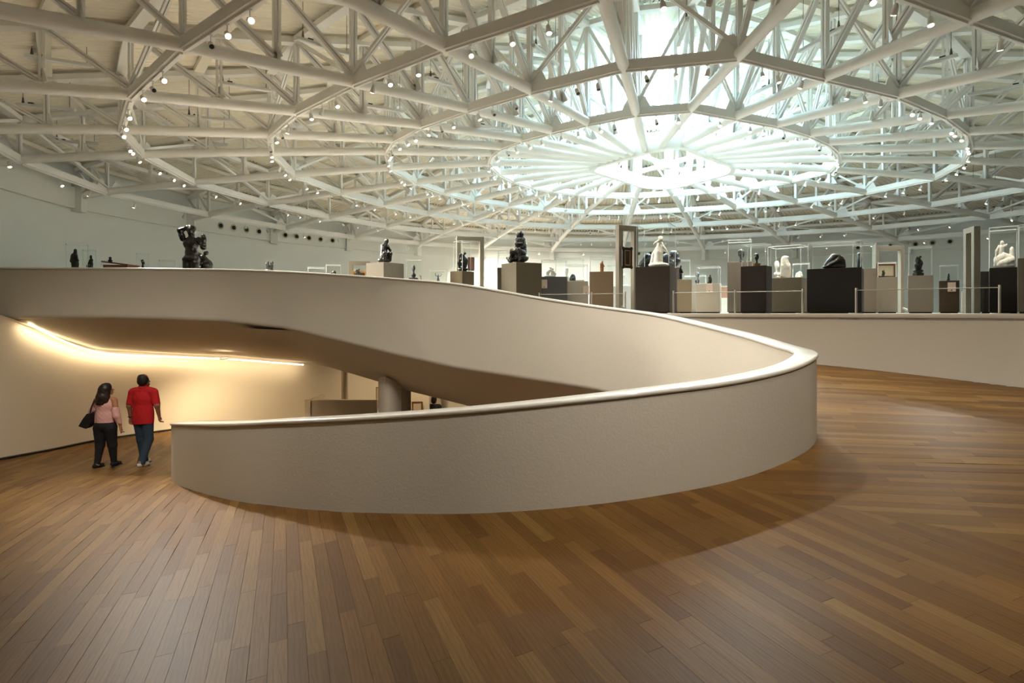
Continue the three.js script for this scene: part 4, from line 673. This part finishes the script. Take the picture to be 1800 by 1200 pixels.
function ell_(r, x, y) { return new THREE.SphereGeometry(r, 10, 8).scale(1, 1, .6).translate(x, y, 0.01); }
picture(1540, 1574, 463, 488, 16.8, M.wood, M.canvasPale, 'pale landscape picture in a brown frame behind the small dark figure');
picture(1712, 1724, 430, 476, 13.3, M.wood, M.canvasDark, 'tall brown picture beside the edge-on portal', 0.9, .05);
// low barrier posts with cords
{
  const posts = [[948, 12.15], [1040, 11.75], [1099, 11.45], [1184, 11.05], [1292, 10.6], [1411, 10.12], [1505, 9.8], [1757, 8.7]], H = .45;
  for (const [run, text] of [[[0, 1, 2], 'low barrier with taut cords from the embracing couple to the ornate picture'], [[3, 4, 5], 'low barrier with taut cords left of the largest black plinth'], [[6, 7], 'low barrier with one long cord before the pale plinths at right']]) {
    const o = V((posts[run[0]][0] - 900) / FOCAL * posts[run[0]][1], 0.002, posts[run[0]][1]), B = group('barrier', o); tag(B, text, 'barrier', 'low barriers at the gallery edge');
    const spots = run.map(i => V((posts[i][0] - 900) / FOCAL * posts[i][1], 0.002, posts[i][1]).sub(o));
    spots.forEach((p, i) => {
      const post = mesh('post', box(.027, H - .02, .027, 0, H / 2, 0, .003), M.brass, B, p); mesh('base_plate', cyl(.115, .12, .01, 0, .005, 0, 22), M.brass, post); mesh('cord_head', cyl(.013, .013, .05, 0, H - .04, .01, 10), M.brass, post);
      if (i) mesh('cord', new THREE.TubeGeometry(new THREE.LineCurve3(spots[i - 1].clone().setY(H - .05), p.clone().setY(H - .05)), 1, .007, 6), M.brass, B);
    });
  }
}

// ---------------------------------------------------------------- lower gallery seen under the soffit
{
  const col = (px, d, r, y0, y1, label, mat) => { const g = group('round_column', V((px - 900) / FOCAL * d, y0, d)); mesh('shaft', cyl(r, r, y1 - y0, 0, (y1 - y0) / 2, 0, 28), mat, g); mesh('base_collar', cyl(r + .015, r + .015, .08, 0, .04, 0, 28), mat, g); tag(g, label, 'column', 'columns of the lower gallery'); };
  col(606.5, 16.9, .11, -4.8, -.36, 'slim round column before the lit lower wall', M.warmWall);
  col(708, 15, .215, -4.8, -1.2, 'thicker round column behind the white fin wall', M.plaster);
  col(823, 20, .07, -4.8, -.36, 'thin post at the right end of the lower gap', M.plaster);
  { const d = 16.2, g = group('stair_balustrade', at(600, 733, d)), w = 126 / FOCAL * d, h = 29 / FOCAL * d; mesh('front_panel', box(w, h + 1.4, .1, 0, h / 2 - .7, 0, .006), M.soffit, g); mesh('return_panel', box(.1, h + 1.4, 1.3, -w / 2 + .05, h / 2 - .7, -.7, .006), M.soffit, g); mesh('left_pier', box(.17, h + 1.41, .13, -w / 2 + .085, h / 2 - .7, .005, .006), M.warmWall, g); mesh('coping', box(w + .02, .03, .13, 0, h + .012, 0), M.warmWall, g); tag(g, 'low boxy stair balustrade before the lit lower wall', 'balustrade'); }
  { // white fin wall with a rounded shoulder, curved in plan
    const rows = [], prof = [[665, 12.75, 668], [667, 12.6, 664.5], [671, 12.5, 662.2], [676, 12.42, 661.8], [683, 12.4, 664.5], [690, 12.45, 669.5], [697, 12.55, 675.5], [702, 12.7, 679.5]];
    for (const [px, d, py] of prof) { const t = at(px, py, d), k = at(px, 780, d), tb = t.clone().add(new THREE.Vector3(.02, -.01, -.16)), kb = k.clone().add(new THREE.Vector3(.02, 0, -.16)); rows.push([k, t, tb, kb]); }
    tag(mesh('fin_wall', gridGeo(rows, 0.8), M.plaster), 'white curved fin wall with a rounded shoulder under the soffit', 'fin wall');
  }
  structure(mesh('wall_partition_lower', box(.78, 3.6, .14, (735 - 900) / FOCAL * 19.6, -2.9, -19.6), M.warmWall));
  picture(724, 743, 705.5, 724, 19.4, M.wood, M.canvasPale, 'small brown-framed picture in the lower gallery', 0, .05);
  picture(661, 667, 680, 716, 19.6, M.gilt, M.canvasPale, 'slim gilt-framed picture left of the fin wall', 0, .03);
  { const d = 20.6, g = group('dark_cabinet', V((838 - 900) / FOCAL * d, -4.8, d)); mesh('body', box(.34, 1.4, .3, 0, .72, 0, .01), M.black, g); mesh('plinth_foot', box(.3, .04, .26, 0, .02, 0), M.dark, g); tag(g, 'dark narrow cabinet at the right end of the lower gap', 'cabinet'); }
}

// ---------------------------------------------------------------- people
function hand(wx, wy, wz, dir, side, curl = 0.5, prims = []) {       // wrist, unit direction of the palm, +1 = thumb towards +side axis
  const D = new THREE.Vector3(...dir).normalize(), S = new THREE.Vector3(...side).normalize(), N = new THREE.Vector3().crossVectors(D, S);
  const P = (a, b, c) => [wx + D.x * a + S.x * b + N.x * c, wy + D.y * a + S.y * b + N.y * c, wz + D.z * a + S.z * b + N.z * c];
  prims.push(cap_(...P(-.03, 0, 0), .026, ...P(.02, 0, 0), .025), cap_(...P(.02, .016, 0), .019, ...P(.075, .024, 0), .017), cap_(...P(.02, -.014, 0), .019, ...P(.07, -.024, 0), .016), cap_(...P(.03, 0, 0), .019, ...P(.078, 0, 0), .017));
  const lens = [.072, .08, .074, .058];
  [.033, .0115, -.0105, -.031].forEach((b, i) => { const l = lens[i], c = curl * l * .55; prims.push(cap_(...P(.072, b, 0), .0092, ...P(.072 + l * .5, b * 1.04, c * .5), .0086), cap_(...P(.072 + l * .5, b * 1.04, c * .5), .0086, ...P(.072 + l * .92 - c * .5, b * 1.04, c * 1.6), .0074)); });
  prims.push(cap_(...P(.018, .024, .004), .014, ...P(.045, .052, .014), .0115), cap_(...P(.045, .052, .014), .0112, ...P(.078, .056, .024), .0092));
  return prims;
}
const headPrims = (x, y, z, turn, s = 1) => { const c = Math.cos(turn), n = Math.sin(turn), R = (dx, dy, dz) => [x + (dx * c + dz * n) * s, y + dy * s, z + (dz * c - dx * n) * s]; return [ell(...R(0, .02, -.01), .078 * s, .1 * s, .09 * s), ell(...R(0, -.05, .025), .06 * s, .07 * s, .07 * s), cap_(...R(0, 0, .09), .011 * s, ...R(0, -.025, .107), .014 * s), ell(...R(.077, -.01, -.005), .012 * s, .03 * s, .02 * s), ell(...R(-.077, -.01, -.005), .012 * s, .03 * s, .02 * s), ell(...R(0, -.065, .09), .024 * s, .008 * s, .008 * s), ell(...R(0, -.075, .088), .02 * s, .008 * s, .008 * s), ell(...R(0, -.1, .075), .022 * s, .018 * s, .018 * s)]; };
function eyes(parent, x, y, z, turn, s = 1) { const c = Math.cos(turn), n = Math.sin(turn); for (const k of [-1, 1]) mesh('eye', new THREE.SphereGeometry(.011 * s, 10, 8).translate(x + (k * .031 * c + .083 * n) * s, y + .008 * s, z + (.083 * c - k * .031 * n) * s), M.eye, parent); }
function standAt(px, py) { let d = 10; for (let i = 0; i < 40; i++) d = (EYE - floorAt((px - 900) / FOCAL * d, d)) / ((py - HORIZON) / FOCAL); return V((px - 900) / FOCAL * d, floorAt((px - 900) / FOCAL * d, d) + 0.002, d); }
const tall = (root, metres, px) => { const d = -root.position.z; root.scale.setScalar(px / FOCAL * d / metres); };
{ // man in a red polo shirt, seen from behind (local -z is ahead)
  const m = group('person', standAt(252, 819)); m.rotation.y = Math.atan2(-m.position.x, -m.position.z) * 0 + 0.0; tall(m, 1.72, 161);
  tag(m, 'man in red polo shirt and blue jeans walking away down the ramp', 'person');
  const T = Math.PI - 0.35;                                          // the head looks ahead and a little right
  const LA = [[-.2, 1.385, 0, .058], [-.262, 1.13, .0, .045], [-.275, .895, -.05, .029]], RA = [[.2, 1.385, 0, .058], [.268, 1.14, .02, .045], [.272, .93, -.04, .029]];
  const LL = [[-.09, .9, 0, .095], [-.085, .49, -.08, .062], [-.075, .1, -.16, .042]], RL = [[.09, .9, 0, .095], [.075, .49, -.03, .062], [.03, .12, .12, .042]];
  const body = [ell(0, 1.28, 0, .175, .17, .1), ell(0, 1.06, 0, .15, .17, .095), ell(0, .92, 0, .16, .12, .11), ...chain([-.16, 1.4, 0, .06], [0, 1.43, 0, .065], [.16, 1.4, 0, .06]), ...chain([0, 1.42, 0, .058], [0, 1.53, -.01, .054]), ...chain(...LA), ...chain(...RA), ...chain(...LL), ...chain(...RL), ...chain([-.075, .06, -.13, .04], [-.08, .04, -.3, .036]), ...chain([.03, .08, .14, .042], [.02, .035, -.02, .036])];
  const g = [solid(body, 0.04, 0.014), solid(headPrims(.005, 1.6, -.005, T, 1.06), 0.02, 0.006), solid(hand(...LA[2].slice(0, 3), [-.05, -1, -.12], [.35, 0, -.94], .9), 0.008, 0.0035), solid(hand(...RA[2].slice(0, 3), [-.02, -1, -.15], [-.35, 0, -.94], .9), 0.008, 0.0035)];
  const b = mesh('body', mergeGeometries(g), M.skinDark, m);
  eyes(m, .005, 1.6, -.005, T);
  mesh('hair', solid([ell(.005, 1.645, .006, .098, .1, .112), ell(.005, 1.585, .04, .088, .075, .075)], 0.03, 0.008, (x, y, z) => -(z + .045 - (y - 1.6) * .9) , 0.0015), M.hair, m);
  const shirt = mesh('polo_shirt', solid([ell(0, 1.27, .005, .19, .19, .118), ell(0, .93, .005, .194, .5, .126), ...chain([-.165, 1.402, 0, .074], [0, 1.43, 0, .078], [.165, 1.402, 0, .074]), ...chain([-.2, 1.385, 0, .072], [-.25, 1.15, 0, .066]), ...chain([.2, 1.385, 0, .072], [.255, 1.15, .01, .066])], 0.022, 0.012, (x, y, z) => Math.max(.8 - y + .005 * Math.sin(x * 20), Math.abs(x) > .205 ? 1.165 - y : -1), .002), M.red, m);
  mesh('collar', new THREE.TorusGeometry(.068, .017, 8, 26).scale(1, 1, 2.0).rotateX(Math.PI / 2 + .22).translate(0, 1.485, 0), M.red, shirt);
  mesh('jeans', solid([ell(0, .86, 0, .16, .1, .105), ...chain([-.08, .84, 0, .1], [-.088, .49, -.08, .08], [-.078, .07, -.15, .066]), ...chain([.08, .84, 0, .1], [.077, .49, -.03, .08], [.03, .08, .11, .066])], 0.03, 0.011, (x, y) => .055 - y, .003), M.denim, m);
  const shoe = (x, z, tilt) => { const s = mesh('shoe', solid([...chain([0, .06, .05, .046], [0, .045, -.08, .046], [0, .04, -.17, .036])], .03, .009, (X, Y) => .008 - Y), M.shoe, m, new THREE.Vector3(x, 0, z)); s.rotation.x = tilt; mesh('sole', box(.085, .016, .28, 0, .008, -.06, .006), M.dark, s); return s; };
  shoe(-.078, -.12, 0); shoe(.028, .1, -.06);
  mesh('wristwatch', new THREE.TorusGeometry(.034, .009, 8, 22).rotateX(Math.PI / 2).translate(-.274, .915, -.046), M.black, m);
}
{ // woman in a pink top
  const w = group('person', standAt(185, 822)); tall(w, 1.62, 149);
  tag(w, 'woman in pink top and black trousers with a dark shoulder bag', 'person');
  const T = Math.PI - 0.8;
  const LA = [[-.165, 1.29, 0, .05], [-.27, 1.06, -.02, .04], [-.2, 1.0, -.2, .027]], RA = [[.175, 1.29, 0, .05], [.235, 1.03, .03, .04], [.268, .79, -.03, .026]];
  const LL = [[-.095, .78, 0, .1], [-.105, .43, -.01, .062], [-.118, .09, .06, .038]], RL = [[.095, .78, 0, .1], [.1, .43, -.05, .062], [.1, .09, -.1, .038]];
  const body = [ell(0, 1.2, 0, .15, .15, .095), ell(0, .99, 0, .13, .15, .09), ell(0, .8, 0, .17, .12, .12), ...chain([-.13, 1.3, 0, .05], [0, 1.33, 0, .055], [.13, 1.3, 0, .05]), ...chain([0, 1.32, 0, .048], [.01, 1.43, -.01, .046]), ...chain(...LA), ...chain(...RA), ...chain(...LL), ...chain(...RL), ...chain([-.118, .06, .08, .036], [-.12, .035, -.1, .03]), ...chain([.1, .06, -.08, .036], [.11, .035, -.26, .03])];
  mesh('body', mergeGeometries([solid(body, 0.04, 0.014), solid(headPrims(.03, 1.5, -.01, T, .96), 0.02, 0.006), solid(hand(...LA[2].slice(0, 3), [.6, .1, -.8], [0, 1, 0], .8), 0.008, 0.0035), solid(hand(...RA[2].slice(0, 3), [-.02, -1, -.06], [-.5, 0, -.86], .85), 0.008, 0.0035)]), M.skin, w);
  eyes(w, .03, 1.5, -.01, T, .96);
  mesh('hair', solid([ell(.025, 1.535, .01, .1, .09, .105), ...chain([.01, 1.5, .04, .1], [-.01, 1.35, .06, .105], [-.02, 1.26, .085, .085]), ...chain([-.06, 1.45, .02, .06], [-.08, 1.28, .07, .05]), ...chain([.07, 1.42, .04, .05], [.07, 1.28, .075, .045])], 0.03, 0.009, (x, y, z) => Math.max(-(z + .055 - (x - .03) * .5), 1.215 - y), .003), M.hairBrown, w);
  mesh('pink_top', solid([ell(0, 1.2, .005, .178, .165, .118), ell(0, .99, .005, .165, .17, .115), ell(0, .93, .005, .17, .4, .118), ...chain([-.11, 1.28, 0, .062], [0, 1.29, 0, .07], [.11, 1.28, 0, .062]), ...chain([.21, 1.12, .02, .066], [.24, 1.0, .03, .062], [.272, .81, -.02, .04]), ...chain([-.225, 1.13, 0, .068], [-.272, 1.05, -.02, .06], [-.22, 1.02, -.14, .044])], 0.022, 0.011, (x, y) => Math.max(.835 - y + .01 * Math.sin(x * 30), Math.abs(x) > .165 ? y - 1.165 : -1), .003), M.pink, w);
  mesh('trousers', solid([ell(0, .82, 0, .185, .13, .135), ...chain([-.095, .76, 0, .118], [-.105, .43, -.01, .078], [-.118, .09, .055, .05]), ...chain([.095, .76, 0, .118], [.1, .43, -.05, .078], [.1, .09, -.095, .05])], 0.03, 0.011, (x, y) => Math.max(.075 - y, y - .9), .003), M.black, w);
  const shoe = (x, z) => { const s = mesh('shoe', solid([...chain([0, .06, .05, .042], [0, .045, -.06, .042], [0, .036, -.15, .034])], .03, .009, (X, Y) => .008 - Y), M.black, w, new THREE.Vector3(x, 0, z)); mesh('sole', box(.078, .014, .26, 0, .007, -.05, .006), M.dark, s); };
  shoe(-.12, .06); shoe(.105, -.1);
  mesh('phone', place(box(.012, .14, .072, 0, 0, 0, .004), .243, .715, -.085, .2, .2, .1), M.leather, w);
}
{ // the woman's bag: carried, so a thing of its own
  const wp = standAt(185, 822), s = 149 / FOCAL * -wp.z / 1.62, g = group('shoulder_bag', wp); g.scale.setScalar(s);
  const sh = new THREE.Shape(); sh.moveTo(-.37, .83); sh.lineTo(-.25, .79); sh.quadraticCurveTo(-.2, .8, -.17, .86); sh.lineTo(-.165, 1.06); sh.lineTo(-.22, 1.05); sh.lineTo(-.29, .96); sh.closePath();
  mesh('bag_body', new THREE.ExtrudeGeometry(sh, { depth: .1, bevelEnabled: true, bevelSize: .012, bevelThickness: .012, bevelSegments: 2 }).translate(0, 0, .07), M.leather, g);
  mesh('strap', new THREE.TubeGeometry(new THREE.CatmullRomCurve3([[-.2, 1.04, .13], [-.165, 1.2, .12], [-.135, 1.345, .05], [-.15, 1.33, -.06], [-.2, 1.1, -.02], [-.21, 1.03, .1]].map(p => new THREE.Vector3(...p))), 50, .013, 8), M.leather, g);
  tag(g, 'dark leather shoulder bag hanging at the woman\'s left side', 'bag');
}
{ // visitor in black deep in the lower gallery
  const d = 20.3, w = group('person', V((763 - 900) / FOCAL * d, -4.795, d)); w.scale.setScalar(1.07); tag(w, 'distant visitor dressed in black in the lower gallery', 'person');
  const k = .99, body = [ell(0, 1.25, 0, .17, .17, .1), ell(0, 1.02, 0, .15, .18, .1), ell(0, .88, 0, .17, .12, .12), ...chain([-.15, 1.38, 0, .055], [.15, 1.38, 0, .055]), ...chain([0, 1.38, 0, .05], [0, 1.5, 0, .05]), ...chain([-.18, 1.36, 0, .055], [-.22, 1.1, 0, .045], [-.2, .86, -.04, .03]), ...chain([.18, 1.36, 0, .055], [.22, 1.1, 0, .045], [.2, .86, -.04, .03]), ...chain([-.09, .88, 0, .095], [-.09, .48, 0, .065], [-.09, .08, .02, .045]), ...chain([.09, .88, 0, .095], [.09, .48, 0, .065], [.09, .08, .02, .045]), ...chain([-.09, .04, .02, .035], [-.1, .035, -.15, .03]), ...chain([.09, .04, .02, .035], [.1, .035, -.15, .03])];
  mesh('body', mergeGeometries([solid(body, .04, .018), solid(headPrims(0, 1.585, 0, Math.PI - .8), .02, .009), solid(hand(-.2, .86, -.04, [0, -1, -.1], [.3, 0, -.95], .8), .008, .005), solid(hand(.2, .86, -.04, [0, -1, -.1], [-.3, 0, -.95], .8), .008, .005)]), M.skin, w);
  eyes(w, 0, 1.585, 0, Math.PI - .8);
  mesh('hair', solid([ell(0, 1.62, .01, .095, .09, .105), ell(-.01, 1.55, .05, .085, .09, .07)], .03, .012, (x, y, z) => -(z + .05)), M.hair, w);
  mesh('black_coat', solid([ell(0, 1.25, 0, .195, .19, .125), ell(0, 1.0, 0, .18, .2, .12), ell(0, .85, 0, .2, .16, .135), ...chain([-.16, 1.38, 0, .07], [.16, 1.38, 0, .07]), ...chain([-.18, 1.36, 0, .07], [-.22, 1.1, 0, .06], [-.2, .9, -.03, .045]), ...chain([.18, 1.36, 0, .07], [.22, 1.1, 0, .06], [.2, .9, -.03, .045])], .035, .015, (x, y) => .75 - y), M.black, w);
  mesh('trousers', solid([...chain([-.09, .88, 0, .108], [-.09, .48, 0, .08], [-.09, .1, .02, .06]), ...chain([.09, .88, 0, .108], [.09, .48, 0, .08], [.09, .1, .02, .06])], .03, .015, (x, y) => .07 - y), M.black, w);
}
renderer.render(scene, camera);
